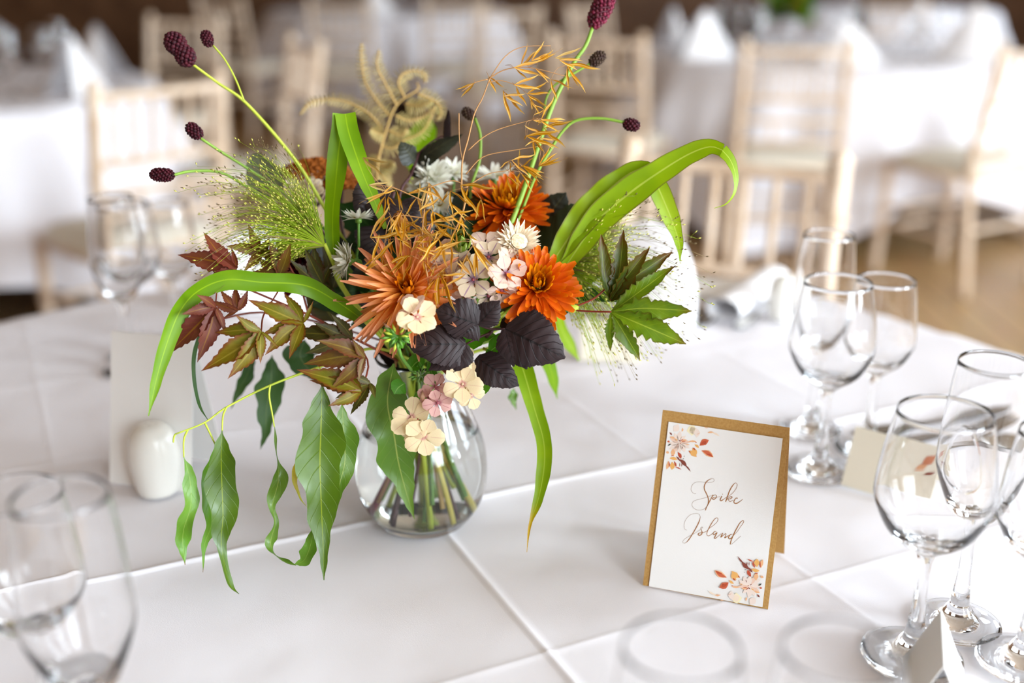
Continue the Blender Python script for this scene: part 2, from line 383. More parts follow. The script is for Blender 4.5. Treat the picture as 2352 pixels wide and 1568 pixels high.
# ---------------------------------------------------------------- chairs
def make_chair():
    t = thing('chiavari_chair', None, 'chair', (0, 0, 0), 'limewashed banquet chairs')
    def P(n, g, m=M_lime): return part(n, g, m, t, local=True)
    W2 = .19
    def ringed(pts, r, marks):
        g = G().tube(pts, r, 14, 10)
        L = spline(pts, 100)
        for k in marks:
            p = L[int(k * 100)]; d = (L[min(100, int(k * 100) + 1)] - L[int(k * 100) - 1]).normalized() * .007
            g.tube([p - d, p, p + d], [r * 1.0, r * 1.28, r * 1.0], 4, 10)
        return g
    for s in (-1, 1):
        g = ringed([(s * W2, -.235, 0), (s * W2, -.19, .44), (s * W2 * .98, -.205, .66), (s * W2 * .97, -.245, .9)], .0188, (.22, .5, .74, .9))
        g.tube([(s * W2 * .97, -.245, .895), (s * W2 * .97, -.246, .905), (s * W2 * .97, -.248, .922)], [.0188, .021, .007], 6, 10)
        P('back_post', g)
        P('front_leg', ringed([(s * (W2 + .005), .2, 0), (s * W2, .185, .43)], .018, (.3, .6)))
        for z in (.2, .27): P('side_stretcher', G().tube([(s * W2, -.212, z), (s * W2, .192, z)], .009, 4, 8))
    for y, z in ((.193, .25), (.193, .18), (-.212, .25)): P('stretcher', G().tube([(-W2, y, z), (W2, y, z)], .009, 4, 8))
    yb = lambda z: -.19 - .055 * max(0, (z - .44) / .46) ** 1.5
    for z, r in ((.875, .0125), (.70, .011), (.62, .011), (.54, .010)): P('back_rail', G().tube([(-W2, yb(z), z), (0, yb(z) - .012, z), (W2, yb(z), z)], r, 8, 8))
    for k in range(6):
        x = -W2 + (k + 1) * 2 * W2 / 7; c = -.012 * (1 - (x / W2) ** 2)
        P('back_spindle', ringed([(x, yb(.70) + c, .70), (x, yb(.79) + c, .79), (x, yb(.875) + c, .875)], .0075, (.5,)))
    for x in (-.065, .065): P('back_spindle', G().tube([(x, yb(.54) - .01, .54), (x, yb(.62) - .01, .62)], .0075, 2, 8))
    P('seat_frame', G().box((-.2, -.2, .425), (.2, .205, .45)))
    g = G(); n = 10; rows = []
    for i in range(n + 1):
        row = []
        for j in range(n + 1):
            a, b = i / n * 2 - 1, j / n * 2 - 1; e = (1 - abs(a) ** 5) * (1 - abs(b) ** 5)
            row.append(V((b * .198, a * .198 + .002, .449 + .042 * max(0, e) ** .4)))
        rows.append(row)
    g.grid(rows, lambda i, j: (j / n, i / n)); P('seat_cushion', g, M_cushion)
    return t
CH = [(.28, 1.73, 155.9, 'limewashed chair tucked under the far edge of the flower table'),
      (-1.10, 3.19, 46, 'limewashed chair standing just beyond the left glasses and white menu card'),
      (-.97, 4.12, 116, 'limewashed chair side-on to the table with napkin pyramids'),
      (1.72, 4.3, 30, 'limewashed chair angled on the open floor beside the draped cloth corner'),
      (1.05, 4.42, -6, 'limewashed chair with its back to the flowers before the green centrepiece'),
      (.42, 4.75, -22, 'limewashed chair left of the one facing the green centrepiece'),
      (2.55, 5.15, 62, 'limewashed chair on the window side of the green centrepiece table'),
      (-2.75, 3.0, -30, 'limewashed chair at the wall side of the napkin pyramid table'),
      (-.12, 6.6, 25, 'limewashed chair standing in the dark gap beyond the fern'),
      (-.4, 7.55, 12, 'limewashed chair close to the far table, nearest the gap'),
      (-1.05, 7.5, -4, 'limewashed chair at the far table, middle of its near side'),
      (-1.75, 7.75, -30, 'limewashed chair at the far table, toward the left wall'),
      (-1.62, 5.35, 165, 'limewashed chair on the far side of the napkin pyramid table'),
      (.62, 6.55, -130, 'limewashed chair behind the green centrepiece table toward the gap'),
      (2.4, 7.4, -20, 'limewashed chair near the far table by the windows')]
ch0 = make_chair()
for i, (x, y, a, lab) in enumerate(CH):
    c = ch0 if i == 0 else copy_tree(ch0)
    put(c, (x, y, 0), math.radians(a)); c['label'] = lab

# ---------------------------------------------------------------- glassware
def glass_proto(name, prof_out, prof_in, i_stem, i_foot, seg=40):
    """prof_out runs from the foot underside up to the rim; indices split foot | stem | bowl into one watertight skin"""
    t = thing(name, None, 'glass', (0, 0, 0))
    part('foot', G().lathe(prof_out[:i_foot + 1], seg), M_glass, t, local=True)
    part('stem', G().lathe(prof_out[i_foot:i_stem + 1], seg), M_glass, t, local=True)
    part('bowl', G().lathe(prof_out[i_stem:] + prof_in, seg), M_glass, t, local=True)
    return t
def fine(prof, n=6):
    P = spline([V((r, z, 0)) for r, z in prof], n * (len(prof) - 1)); return [(max(p.x, 0), p.y) for p in P]
FOOT = lambda R: [(0, .0016), (R * .45, .0012), (R * .8, .0004), (R * .97, 0), (R, .0012), (R * .985, .0024), (R * .8, .0034), (R * .55, .0058), (R * .36, .0105), (R * .22, .0185), (.0062, .028)]
def goblet(name, H, zb, Rf, rim, mx, zmx, bell=1.0):
    foot = FOOT(Rf); stem = [(.0046, .045), (.0042, zb * .75), (.0046, zb - .008), (.0068, zb - .001)]
    ob = fine([(.0068, zb - .001), (.016, zb + .006), (mx * .72, zb + (zmx - zb) * .36), (mx * .95, zb + (zmx - zb) * .74), (mx, zmx), (lerp(mx, rim, .38), lerp(zmx, H, .5)), (rim, H - .0006)])
    ib = fine([(rim - .0006, H - .0004), (lerp(mx, rim, .38) - .0007, lerp(zmx, H, .5)), (mx - .0008, zmx), (mx * .95 - .0010, zb + (zmx - zb) * .76), (mx * .72 - .0016, zb + (zmx - zb) * .42), (.014, zb + .013), (0, zb + .0098)])
    prof = foot + stem[:-1] + ob
    return glass_proto(name, prof, [(rim - .0003, H)] + ib, len(foot) + len(stem) - 1, len(foot) - 1)
wine = goblet('wine_glass', .195, .087, .036, .0315, .0405, .135)
small = goblet('white_wine_glass', .182, .083, .0335, .0280, .0345, .122)
flute = goblet('champagne_flute', .215, .088, .0325, .0255, .0315, .142)
used = set()
def glass(proto, x, y, label, group=None, z=TZ + .0045, rz=0):
    o = proto if proto.name not in used else copy_tree(proto)
    if o is proto: used.add(proto.name)
    put(o, (x, y, z), rz); o['label'] = label
    if group: o['group'] = group
    return o
def onT(px, py): p = T(px, py, TZ + .004); return p.x, p.y
near = 'empty glasses on the flower table'
glass(wine, *onT(2094, 1508), 'large empty wine glass standing in front of the little print place card', near)
glass(flute, *onT(2197, 1432), 'slim champagne flute right behind the large wine glass near the print place card', near)
glass(small, *onT(2350, 1520), 'smaller wine glass beside the champagne flute, standing nearest the window side', near)
glass(wine, *onT(1882, 1080), 'large empty wine glass just behind the table name card', near)
glass(small, *onT(1992, 1030), 'smaller wine glass on the window side of the trio behind the table name card', near)
glass(flute, *onT(1862, 985), 'champagne flute at the back of the trio behind the table name card', near)
glass(small, .080, .455, 'wine glass close to the table edge in front of the table name card', near)
glass(small, .155, .452, 'second wine glass beside the first one at the edge in front of the name card', near)
glass(flute, -.243, .545, 'champagne flute at the table edge in front of the salt shaker', near)
glass(small, -.30, .612, 'smaller wine glass behind the flute at the edge, toward the salt shaker', near)
glass(wine, *onT(318, 815), 'large wine glass behind the blank white menu card', near)
glass(flute, *onT(300, 850), 'champagne flute right in front of the wine glass behind the menu card', near)
glass(small, *onT(412, 780), 'smaller wine glass behind the maple leaves at the far left place', near)
far_lab = [' among the sparkling glassware on the napkin pyramid table', ' among the crowd around the green centrepiece', ' on the far table by the timber wall']
for k, (tx, ty, R, n) in enumerate(((-2.15, 4.1, .84, 14), (1.5, 5.6, .9, 18), (-.95, 8.95, .9, 8))):
    for i in range(n):
        a = 6.2832 * (i // 2 + .18 * (i % 2)) / (n / 2) + .3; r = R * (.62 if i % 2 else .55)
        glass((wine, flute, small)[i % 3], tx + r * math.cos(a), ty + r * math.sin(a), ('large wine glass', 'champagne flute', 'smaller wine glass')[i % 3] + far_lab[k], ('glasses on the napkin pyramid table', 'glasses on the green centrepiece table', 'glasses on the far timber wall table')[k])

# ---------------------------------------------------------------- napkins, cutlery, cards, cruets
def napkin_pyramid(x, y, z, w, h, rz, label, group='folded napkin pyramids'):
    g = G(); M = Matrix.Translation((x, y, z)) @ Matrix.Rotation(rz, 4, 'Z')
    n = 10
    for sgn in (-1, 1):
        rows = []
        for i in range(n + 1):
            t = i / n; half = w / 2 * (1 - t) ** .85; row = []
            for j in range(9):
                u = j / 8 * 2 - 1
                row.append(M @ V((u * half, sgn * (w * .34 * (1 - t) * (1 - .55 * u * u) + .004), h * t + .004 * math.sin(u * 4 + t * 5) * (t > 0))))
            rows.append(row)
        g.grid(rows, lambda i, j: (j / 8, i / n))
    o = part('folded_napkin', g, M_napkin); tag(o, label, 'napkin', group); return o
def napkin_fan(px, py, w, h, rz, label):
    p = T(px, py); g = G(); M = Matrix.Translation((p.x, p.y, TZ + .005)) @ Matrix.Rotation(rz, 4, 'Z'); n = 28
    for sgn in (-1, 1):
        rows = []
        for i in range(13):
            t = i / 12; hw = w / 2 * math.sqrt(max(0, 1 - t ** 2.4)) * (.86 + .14 * t)
            rows.append([M @ V((hw * u, sgn * (.038 * (1 - t) ** .8 * math.sqrt(max(0, 1 - u * u)) + .0015) - .03 * t, h * t)) for u in (math.sin(lerp(-1.57, 1.57, k / n)) for k in range(n + 1))])
        g.grid(rows, lambda i, j: (j / n, i / 12))
    tag(part('folded_napkin', g, M_napkin), label, 'napkin', 'folded napkins on the flower table')
napkin_fan(1490, 742, .15, .15, math.radians(-20), 'white upright folded napkin behind the green palmate leaf')
napkin_fan(590, 705, .15, .12, math.radians(25), 'white upright folded napkin behind the maple leaves')
bz = TZ + .006
napkin_pyramid(-1.72, 3.45, bz, .30, .2, .5, 'napkin pyramid on the table edge beside the pulled-out chair')
napkin_pyramid(-1.5, 3.95, bz, .30, .2, 1.6, 'napkin pyramid behind the backrest of the pulled-out chair')
napkin_pyramid(-1.6, 4.5, bz, .28, .19, 2.4, 'napkin pyramid on the far rim of the napkin table')
napkin_pyramid(.86, 5.25, bz, .30, .2, .5, 'napkin pyramid on the gap side of the green centrepiece table')
napkin_pyramid(2.02, 5.1, bz, .34, .24, -.5, 'tall napkin pyramid on the window side of the green centrepiece table')
napkin_pyramid(1.42, 4.95, bz, .30, .18, .05, 'low napkin pyramid at the near rim before the green centrepiece')
napkin_pyramid(.8, 5.85, bz, .28, .18, 1.2, 'napkin pyramid at the back of the green centrepiece table')
napkin_pyramid(-.95, 8.25, bz, .30, .2, 0, 'napkin pyramid on the far table by the timber wall')

def cutlery(kind, p, ang, label):
    t = thing(kind, label, 'cutlery', (p.x, p.y, TZ + .005), 'cutlery on the flower table', ang)
    def P(n, pts, w, th=.0022):
        g = G(); g.ribbon([V((x, 0, z)) for x, z in pts], w, 0, 16, 4, ref=(0, 0, 1)); k = len(g.v)
        g2 = G(); g2.ribbon([V((x, 0, z - th)) for x, z in pts], w, 0, 16, 4, ref=(0, 0, 1)); b = len(g.v); g.v += g2.v
        for f, u in zip(g2.f, g2.uv): g.face([b + q for q in f][::-1], u)
        part(n, g, M_steel, t, local=True)
    P('handle', [(-.1, .004), (-.05, .005), (0, .004), (.02, .004)], [.008, .0095, .007, .0035, .003])
    if kind == 'table_knife': P('blade', [(.018, .004), (.06, .004), (.115, .004)], [.004, .009, .0095, .008, .001])
    elif kind == 'dinner_fork':
        P('fork_head', [(.018, .004), (.04, .002), (.06, .004)], [.003, .009, .012, .012])
        for k in range(4): P('tine', [(.058, .004), (.08, .007), (.095, .009)], [.0018, .0016, .0008]); t.children[-1].location.y = (k - 1.5) * .0065
    else: P('spoon_bowl', [(.018, .004), (.045, .001), (.075, .004)], [.003, .016, .02, .017, .001])
cutlery('table_knife', T(2140, 985), math.radians(20), 'steel table knife lying beyond the flute near the place card')
cutlery('dinner_fork', T(2185, 1012), math.radians(20), 'steel fork lying beyond the flute near the place card')
cutlery('dessert_spoon', T(2230, 1046), math.radians(20), 'steel spoon lying beyond the flute near the place card')
cutlery('table_knife', T(1672, 712), math.radians(58), 'steel knife at the far rim near the small salt pot')
cutlery('dinner_fork', T(1752, 720), math.radians(58), 'steel fork at the far rim beside the small salt pot')
cutlery('dessert_spoon', T(1640, 705), math.radians(58), 'steel spoon at the far rim by the upright napkin')
g = G(); p = T(1720, 705); Mx = Matrix.Translation((p.x, p.y, TZ + .006)) @ Matrix.Rotation(math.radians(58), 4, 'Z')
g.grid([[Mx @ V((x, .025 * math.cos(a) , .017 + .016 * math.sin(a))) for a in (6.2832 * k / 14 for k in range(14))] for x in (-.1, -.098, -.05, 0, .05, .1)], lambda i, j: (j / 14, i / 5), True)
tag(part('rolled_napkin', g, M_napkin), 'white rolled napkin lying between the cutlery at the far rim', 'napkin')
g = G(); p = T(1640, 672); Mx = Matrix.Translation((p.x, p.y, TZ + .007)) @ Matrix.Rotation(math.radians(-14), 4, 'Z')
g.box((-.07, -.05, 0), (.07, .05, .001), Mx); tag(part('menu_sheet', g, M_paperwhite, smooth=False), 'white paper sheet lying flat at the far rim', 'menu')

def shaker(name, p, s, label):
    t = thing(name, label, 'shaker', (p.x, p.y, TZ + .005), 'white ceramic cruets')
    prof = fine([(0, .0), (.017, .0), (.0205, .004), (.0245, .03), (.0245, .045), (.021, .061), (.013, .0705), (.004, .073), (0, .0731)], 5)
    part('body', G().lathe([(r * s, z * s) for r, z in prof], 40), M_ceramic, t, local=True)
    for k in range(4):
        a = k * 1.57; part('pour_hole', G().lathe([(0, 0), (.0008, 0.0001), (.0008, .0004), (0, .0005)], 8, V((.005 * math.cos(a), .005 * math.sin(a), .0724)) * s), mat('pour_hole_shadow', '3a3733', .8), t, local=True)
shaker('salt_shaker', T(365, 1137), .96, 'plain white ceramic shaker in front of the blank menu card')
shaker('pepper_shaker', T(1795, 738), .85, 'small white ceramic shaker at the far rim near the cutlery')
# blank menu card standing behind the shaker
p = T(380, 1092); Mx = Matrix.Translation((p.x, p.y, TZ + .004)) @ Matrix.Rotation(math.radians(-14), 4, 'Z')
t = thing('menu_card', 'blank white tent card standing behind the white shaker', 'card', (p.x, p.y, TZ + .004))
for nm, a in (('front_panel', -13), ('back_panel', 13)):
    Mq = Mx @ Matrix.Translation((0, -.034 if a < 0 else .034, 0)) @ Matrix.Rotation(math.radians(a), 4, 'X'); part(nm, G().box((-.040, -.0004, 0), (.047, .0004, .148), Mq), M_paperwhite, t, smooth=False)
# cream place cards
def place_card(px, py, w, h, rz, label, m=M_cream, deco=True):
    p = T(px, py); t = thing('place_card', label, 'card', (p.x, p.y, TZ + .004), 'tent place cards'); Mx = Matrix.Translation((p.x, p.y, TZ + .005)) @ Matrix.Rotation(math.radians(rz), 4, 'Z')
    for nm, a in (('front_panel', -24), ('back_panel', 24)):
        Mq = Mx @ Matrix.Translation((0, (-1 if a < 0 else 1) * h * math.sin(math.radians(24)), 0)) @ Matrix.Rotation(math.radians(a), 4, 'X')
        part(nm, G().box((-w / 2, -.0004, 0), (w / 2, .0004, h), Mq), m, t, smooth=False)
        if deco and a < 0:
            for k, (u, v, r, c) in enumerate(((.36, .75, .007, 'c8703c'), (.3, .6, .006, 'e0a070'), (.41, .5, .005, '8f4a38'))):
                q = G(); q.ribbon([Mq @ V((u * w - r, -.0007, v * h - r)), Mq @ V((u * w + r, -.0007, v * h + r))], [0, r * .6, 0], ref=Mq.to_3x3() @ V((0, -1, 0)), n=6, m=2)
                part('printed_leaf', q, mat('printed_leaf_ink', c, .7), t)
place_card(2050, 1132, .085, .058, -38, 'cream place card with an orange leaf print behind the large wine glass')
place_card(1402, 826, .075, .052, -8, 'plain cream place card behind the bouquet and palmate leaf', deco=False)
place_card(2144, 1605, .07, .05, 72, 'white tent place card at the foot of the nearest wine glass', M_paperwhite, deco=False)

# ---------------------------------------------------------------- table name card
BL, BR = T(1476, 1352), T(1763, 1408); wd_ = (BR - BL).normalized(); CWd = (BR - BL).length
def on_edge(px, py, A):
    r = ray(px, py); return CAM + r * ((A - CAM).dot(wd_) / r.dot(wd_))
TL = on_edge(1522, 950, BL); CHt = (TL - BL).length; ud_ = (TL - BL).normalized(); nd_ = wd_.cross(ud_)
if nd_.dot(CAM - BL) < 0: nd_ = -nd_
def CP(px, py, lift=.0):
    r = ray(px, py); t = (BL + nd_ * lift - CAM).dot(nd_) / r.dot(nd_); return CAM + r * t
def slabq(q, n, th):
    g = G(); b = 0; g.v = [V(p) for p in q] + [V(p) - n * th for p in q]
    g.face((0, 1, 2, 3), [(0, 0), (1, 0), (1, 1), (0, 1)]); g.face((7, 6, 5, 4), [(0, 0), (1, 0), (1, 1), (0, 1)])
    for a, c in ((0, 1), (1, 2), (2, 3), (3, 0)): g.face((a, a + 4, c + 4, c), [(0, 0), (1, 0), (1, 1), (0, 1)])
    return g
card = thing('table_name_card', 'kraft tent card with a white floral panel reading Spike Island', 'card', tuple((BL + BR) / 2))
lift = V((0, 0, .0035))
BL, BR, TL = BL + lift, BR + lift, TL + lift
TRc = TL + wd_ * CWd
part('kraft_front', slabq([BL, BR, TRc, TL], nd_, .0007), M_kraft, card, smooth=False)
hn = V((-nd_.x, -nd_.y, 0)).normalized(); off = hn * (TL - BL).dot(hn) * 2.1
bl2, br2 = BL + off, BR + off
part('kraft_back', slabq([TL - nd_ * .001, TRc - nd_ * .001, br2, bl2], -nd_.lerp(V((0, 0, 0)), 0), .0006), M_kraft, card, smooth=False)
ins = [CP(*q, .0011) for q in ((1490.4, 1346), (1751, 1394), (1797.8, 1006.5), (1535.7, 968.3))]
part('white_panel', slabq(ins, nd_, .0004), M_paperwhite, card, smooth=False)
def strokes(name, data, ox, oy, sc):
    root = None
    for k, (w, pts) in enumerate(data):
        P = [CP(ox + x / sc, oy + y / sc, .0013) for x, y in pts]
        g = G(); g.ribbon(P, w, 0, max(8, len(P) * 5), 1, ref=nd_)
        yield g, max(w) if isinstance(w, (list, tuple)) else w
th, tk = .00013, .00036
tw = lambda *a: [th] + list(a) + [th]
S1 = [(th, [(570, 778), (500, 780), (430, 720), (400, 640), (420, 540), (480, 450), (560, 400), (660, 385), (780, 390), (920, 405), (1060, 405), (1140, 385), (1185, 340), (1160, 285), (1100, 280)]),
      (tw(tk, tk, tk, tk), [(1100, 280), (1000, 320), (910, 400), (860, 500), (845, 580), (865, 670), (920, 780), (965, 890), (990, 990), (985, 1080), (960, 1170), (910, 1250)]),
      (th, [(910, 1250), (820, 1310), (700, 1340), (580, 1325), (490, 1270), (440, 1190), (435, 1120), (480, 1050), (580, 1000), (720, 965), (940, 905), (1080, 850), (1150, 820)]),
      (tk * .9, [(1150, 820), (1090, 930), (1000, 1100), (930, 1230), (885, 1345)]),
      (tw(.00022, .0003, .0003, th), [(1130, 870), (1190, 830), (1250, 835), (1265, 880), (1230, 940), (1170, 980), (1125, 965), (1150, 925), (1260, 905), (1380, 885)]),
      ([tk, tk, tk, th, th], [(1445, 865), (1400, 950), (1385, 1005), (1420, 1025), (1500, 975), (1610, 895)]),
      (.0003, [(1458, 795), (1472, 806)]),
      ([tk, tk, tk, th, th, th], [(1570, 1060), (1620, 920), (1690, 720), (1780, 550), (1860, 450), (1920, 425), (1960, 480), (1930, 600), (1840, 730), (1720, 840), (1650, 880)]),
      (tw(.0002, .0003, .0002), [(1590, 1020), (1640, 950), (1720, 895), (1780, 885), (1780, 920), (1720, 960), (1660, 970), (1690, 1035), (1730, 1050), (1830, 1000)]),
      ([.0002, .0003, tk, tk, .0002, th], [(1960, 960), (1965, 930), (1920, 940), (1870, 1000), (1850, 1070), (1890, 1115), (1960, 1105), (2050, 1050), (2145, 975)])]
S2 = [(th, [(255, 690), (200, 670), (170, 580), (180, 440), (250, 300), (360, 190), (480, 140), (600, 130), (680, 165), (715, 240)]),
      (tw(tk, tk, tk, tk), [(715, 240), (690, 360), (620, 520), (540, 670), (440, 840), (350, 980), (270, 1080), (190, 1135)]),
      (th, [(190, 1135), (130, 1120), (130, 1060), (210, 975), (380, 875), (480, 825), (730, 670)]),
      ([th, .0002, .0002], [(730, 670), (745, 600), (790, 590), (790, 630)]),
      (tw(tk, tk, .0002), [(745, 610), (750, 690), (775, 770), (750, 840), (690, 870), (645, 850), (660, 800), (740, 780), (830, 770), (950, 715)]),
      ([th, th, th, .0002, tk * .8, tk * .8, .0002, th], [(950, 715), (1010, 640), (1150, 540), (1270, 430), (1315, 330), (1285, 280), (1210, 310), (1110, 440), (1010, 620), (950, 740), (935, 830), (960, 880), (1030, 875), (1140, 800)]),
      (.00026, [(1250, 740), (1200, 740), (1150, 800), (1160, 850), (1220, 820), (1280, 770)]),
      ([tk, tk, .0003, th, th], [(1285, 770), (1220, 890), (1190, 960), (1220, 970), (1330, 890), (1420, 810)]),
      ([tk, tk, .0002, .0002, tk, th], [(1470, 790), (1430, 880), (1410, 930), (1500, 860), (1570, 810), (1585, 830), (1550, 920), (1540, 955), (1610, 910), (1680, 870)]),
      ([.0002, tk, tk, .0002], [(1790, 830), (1740, 840), (1680, 900), (1670, 960), (1710, 990), (1760, 960), (1820, 890)]),
      ([th, th, .0002, tk, tk, tk], [(1820, 890), (1960, 740), (2080, 570), (2180, 410), (2150, 370), (2060, 440), (1940, 640), (1830, 860), (1760, 1030), (1725, 1170)]),
      (th, [(1725, 1170), (1780, 1160), (1900, 1060), (2085, 890)])]
for nm, S, oy in (('lettering_spike', S1, 1080), ('lettering_island', S2, 1170)):
    g = G()
    for q, w in strokes(nm, S, 1560, oy, 14.7):
        b = len(g.v); g.v += q.v; g.m = 0 if w > .0002 else 1
        for f, u in zip(q.f, q.uv): g.face([b + k for k in f], u)
    part(nm, g, [M_copper, M_copperlight], card)
# watercolour corner sprays: (x0,y0,x1,y1,half width, colour) in a 11.2x enlargement of the photo corner
INK = {k: mat('watercolour_' + k, c, .75, .15) for k, c in dict(rust='c0553a', red='cf6a4a', brown='8a4a3e', peach='f0b98a', amber='eeb56a', cream='f6e3cc', pale='f3e2d6', blush='f0cdb8', yellow='f7edc4', dark='55584f').items()}
PR = [(450, 640, 330, 380, 60, 'pale'), (450, 640, 480, 330, 70, 'pale'), (450, 640, 620, 450, 50, 'pale'), (450, 640, 200, 480, 45, 'blush'), (450, 640, 160, 640, 60, 'pale'), (450, 640, 180, 800, 60, 'pale'), (450, 640, 290, 880, 60, 'blush'), (450, 640, 430, 900, 70, 'pale'), (450, 640, 600, 880, 70, 'pale'), (450, 640, 720, 780, 60, 'pale'), (450, 640, 740, 620, 50, 'blush'),
      (430, 160, 300, 340, 90, 'pale'), (640, 330, 900, 330, 140, 'yellow'), (760, 220, 800, 420, 100, 'cream'), (880, 250, 900, 500, 80, 'pale'), (540, 250, 515, 350, 24, 'peach'),
      (195, 365, 265, 440, 24, 'brown'), (200, 480, 350, 530, 28, 'peach'), (140, 600, 210, 610, 26, 'red'), (155, 715, 245, 660, 22, 'dark'), (420, 580, 340, 520, 16, 'amber'), (470, 600, 560, 540, 12, 'rust'), (500, 600, 650, 560, 26, 'peach'), (500, 610, 620, 600, 10, 'rust'), (520, 720, 545, 800, 10, 'brown'), (430, 560, 490, 610, 14, 'brown'), (400, 690, 440, 660, 10, 'brown'), (470, 660, 500, 640, 10, 'rust'),
      (680, 605, 900, 610, 24, 'peach'), (600, 680, 720, 690, 16, 'peach'), (840, 680, 960, 770, 34, 'amber'), (860, 620, 900, 640, 12, 'rust'), (690, 840, 900, 1000, 70, 'amber'), (780, 780, 900, 940, 60, 'amber'), (690, 840, 740, 900, 16, 'rust'), (790, 760, 870, 830, 22, 'rust'),
      (290, 780, 270, 980, 60, 'peach'), (200, 1030, 410, 1070, 46, 'amber'), (230, 980, 330, 960, 12, 'rust'), (105, 870, 190, 900, 36, 'peach'), (170, 1100, 125, 1320, 44, 'peach'), (180, 1100, 190, 1270, 18, 'rust'), (270, 1120, 260, 1330, 70, 'amber'), (315, 1100, 375, 1260, 26, 'rust'), (340, 1260, 510, 1325, 16, 'rust'),
      (410, 870, 500, 1050, 46, 'rust'), (370, 980, 470, 1110, 24, 'brown'), (440, 1050, 650, 1260, 52, 'brown'), (560, 1180, 750, 1385, 20, 'brown'), (520, 1080, 610, 1130, 10, 'brown'), (570, 1000, 592, 970, 7, 'dark'), (460, 1150, 460, 1250, 10, 'brown'), (515, 1150, 512, 1250, 12, 'brown'), (560, 1120, 640, 1230, 18, 'brown'), (530, 1060, 580, 1040, 8, 'dark'),
      (975, 710, 1215, 565, 84, 'red'), (1040, 660, 1150, 640, 24, 'brown'), (990, 700, 1160, 590, 36, 'rust'), (1018, 840, 1335, 1010, 80, 'peach'), (1025, 830, 1320, 1005, 54, 'red'), (1130, 920, 1325, 1005, 24, 'rust'),
      (1170, 380, 1340, 370, 24, 'peach'), (1280, 370, 1490, 470, 24, 'cream'), (1100, 245, 1190, 255, 18, 'peach'), (890, 430, 990, 390, 12, 'blush')]
NC = CP(1643.7, 1178.5)
for nm, flip in (('printed_spray_upper', 0), ('printed_spray_lower', 1)):
    g = G(); keys = list(INK)
    o, ex, ey = ins[3], (ins[2] - ins[3]), (ins[0] - ins[3])
    for k, (x0, y0, x1, y1, hw, c) in enumerate(PR):
        P = [CP(1520 + x / 11.2, 960 + y / 11.2, .0012 + k * .0000015) for x, y in ((x0, y0), ((x0 + x1) / 2 + (y1 - y0) * .06, (y0 + y1) / 2 - (x1 - x0) * .06), (x1, y1))]
        g.m = keys.index(c)
        if flip: P = [(ins[0] + ins[2]) + nd_ * (.0008 + k * .000003 - .0) - (p - nd_ * (p - ins[0]).dot(nd_)) + nd_ * 0 for p in P]
        g.ribbon(P, [0, hw * .6 / 11.2 * .000352, hw / 11.2 * .000352, hw * .7 / 11.2 * .000352, 0], 0, 8, 2, ref=nd_)
    # keep the print inside the panel edges
    ux, uy = ex.normalized(), ey.normalized()
    for i, p in enumerate(g.v):
        d = p - o; a = min(max(d.dot(ux), .0002), ex.length - .0002); b = min(max(d.dot(uy), .0002), ey.length - .0002)
        g.v[i] = o + ux * a + uy * b + nd_ * max(.00012, d.dot(nd_))
    part(nm, g, [INK[k] for k in keys], card)

# ---------------------------------------------------------------- vase and water
VC = V((TC.x, TC.y - .012, TZ + .0035))
vo = fine([(.0, .0012), (.024, .0004), (.036, .0), (.0425, .0045), (.0545, .024), (.0588, .05), (.0555, .078), (.0455, .104), (.0362, .124), (.0335, .14), (.0352, .151), (.0385, .16)], 4)
vi = fine([(.0368, .1602), (.0335, .150), (.0318, .139), (.0342, .124), (.0433, .104), (.0530, .078), (.0562, .05), (.0515, .0245), (.0395, .0105), (.025, .008), (0, .0078)], 4)
vase = thing('glass_vase', 'clear teardrop glass vase holding the flower arrangement', 'vase', tuple(VC))
part('vase_body', G().lathe(vo + [(.0378, .1608)] + vi, 64), M_glass, vase, local=True)
def vr(z):
    for (r0, z0), (r1, z1) in zip(vi, vi[1:]):
        if min(z0, z1) <= z <= max(z0, z1) and z0 != z1: return lerp(r0, r1, (z - z0) / (z1 - z0))
    return .03
WL = .092
wp = [(0, .0079)] + [(vr(.008 + (WL - .008) * k / 20) + .0003, .008 + (WL - .008) * k / 20) for k in range(1, 21)] + [(0, WL)]
wo = part('vase_water', G().lathe(wp, 64), M_water, local=True); put(wo, VC); tag(wo, 'clear water filling the lower half of the glass vase', 'water')

# ---------------------------------------------------------------- bouquet materials
S_green = mat('stem_green', '7fa33a', .5, .35, trans=.0); S_lime = mat('stem_lime', 'b4c43e', .5, .35); S_dark = mat('stem_purple_brown', '4a2c2e', .5, .35)
S_red = mat('stem_red_brown', '8a3a26', .45, .35); S_pale = mat('stem_pale_yellow', 'd8c860', .5, .35); S_maroon = mat('stem_magenta', '8a2a44', .5, .35); S_straw = mat('straw_stalk', 'b98a58', .6, .25)
S_mid = mat('stem_mid_green', '5d8a34', .5, .35)
L_grass = leafmat('grass_blade', '78a81e', '8fbb2c', 'a9cf4c', .45, .35, .04, 20, 0)
L_grass2 = leafmat('grass_blade_light', '93b437', 'a9c44a', 'c1d468', .45, .35, .04, 20, 0, edge=('7d7a3a', .86, 1.0), val=.92)
L_grass3 = leafmat('grass_blade_yellow_tip', '86ab2e', '9cbc40', 'b4cc5c', .45, .35, .04, 20, 0, tip=('d8a92a', .74, .9))
L_euc = leafmat('long_leaf_deep', '4c6c0e', '5a7c14', '9cac40', .38, .25, .018, 25, 12, .10, spec=.5)
L_euc2 = leafmat('long_leaf_light', '6f9f3e', '82ad50', 'a7c46a', .38, .35, .02, 25, 12, .10, tip=('8a5a2c', .95, 1.0))
L_euc3 = leafmat('long_leaf_bluegreen', '64883a', '729440', 'a9b866', .35, .3, .02, 25, 12, .12)
L_eucd = leafmat('long_leaf_shade_green', '44663a', '50733f', '7d9460', .45, .25, .02, 25, 10, .12)
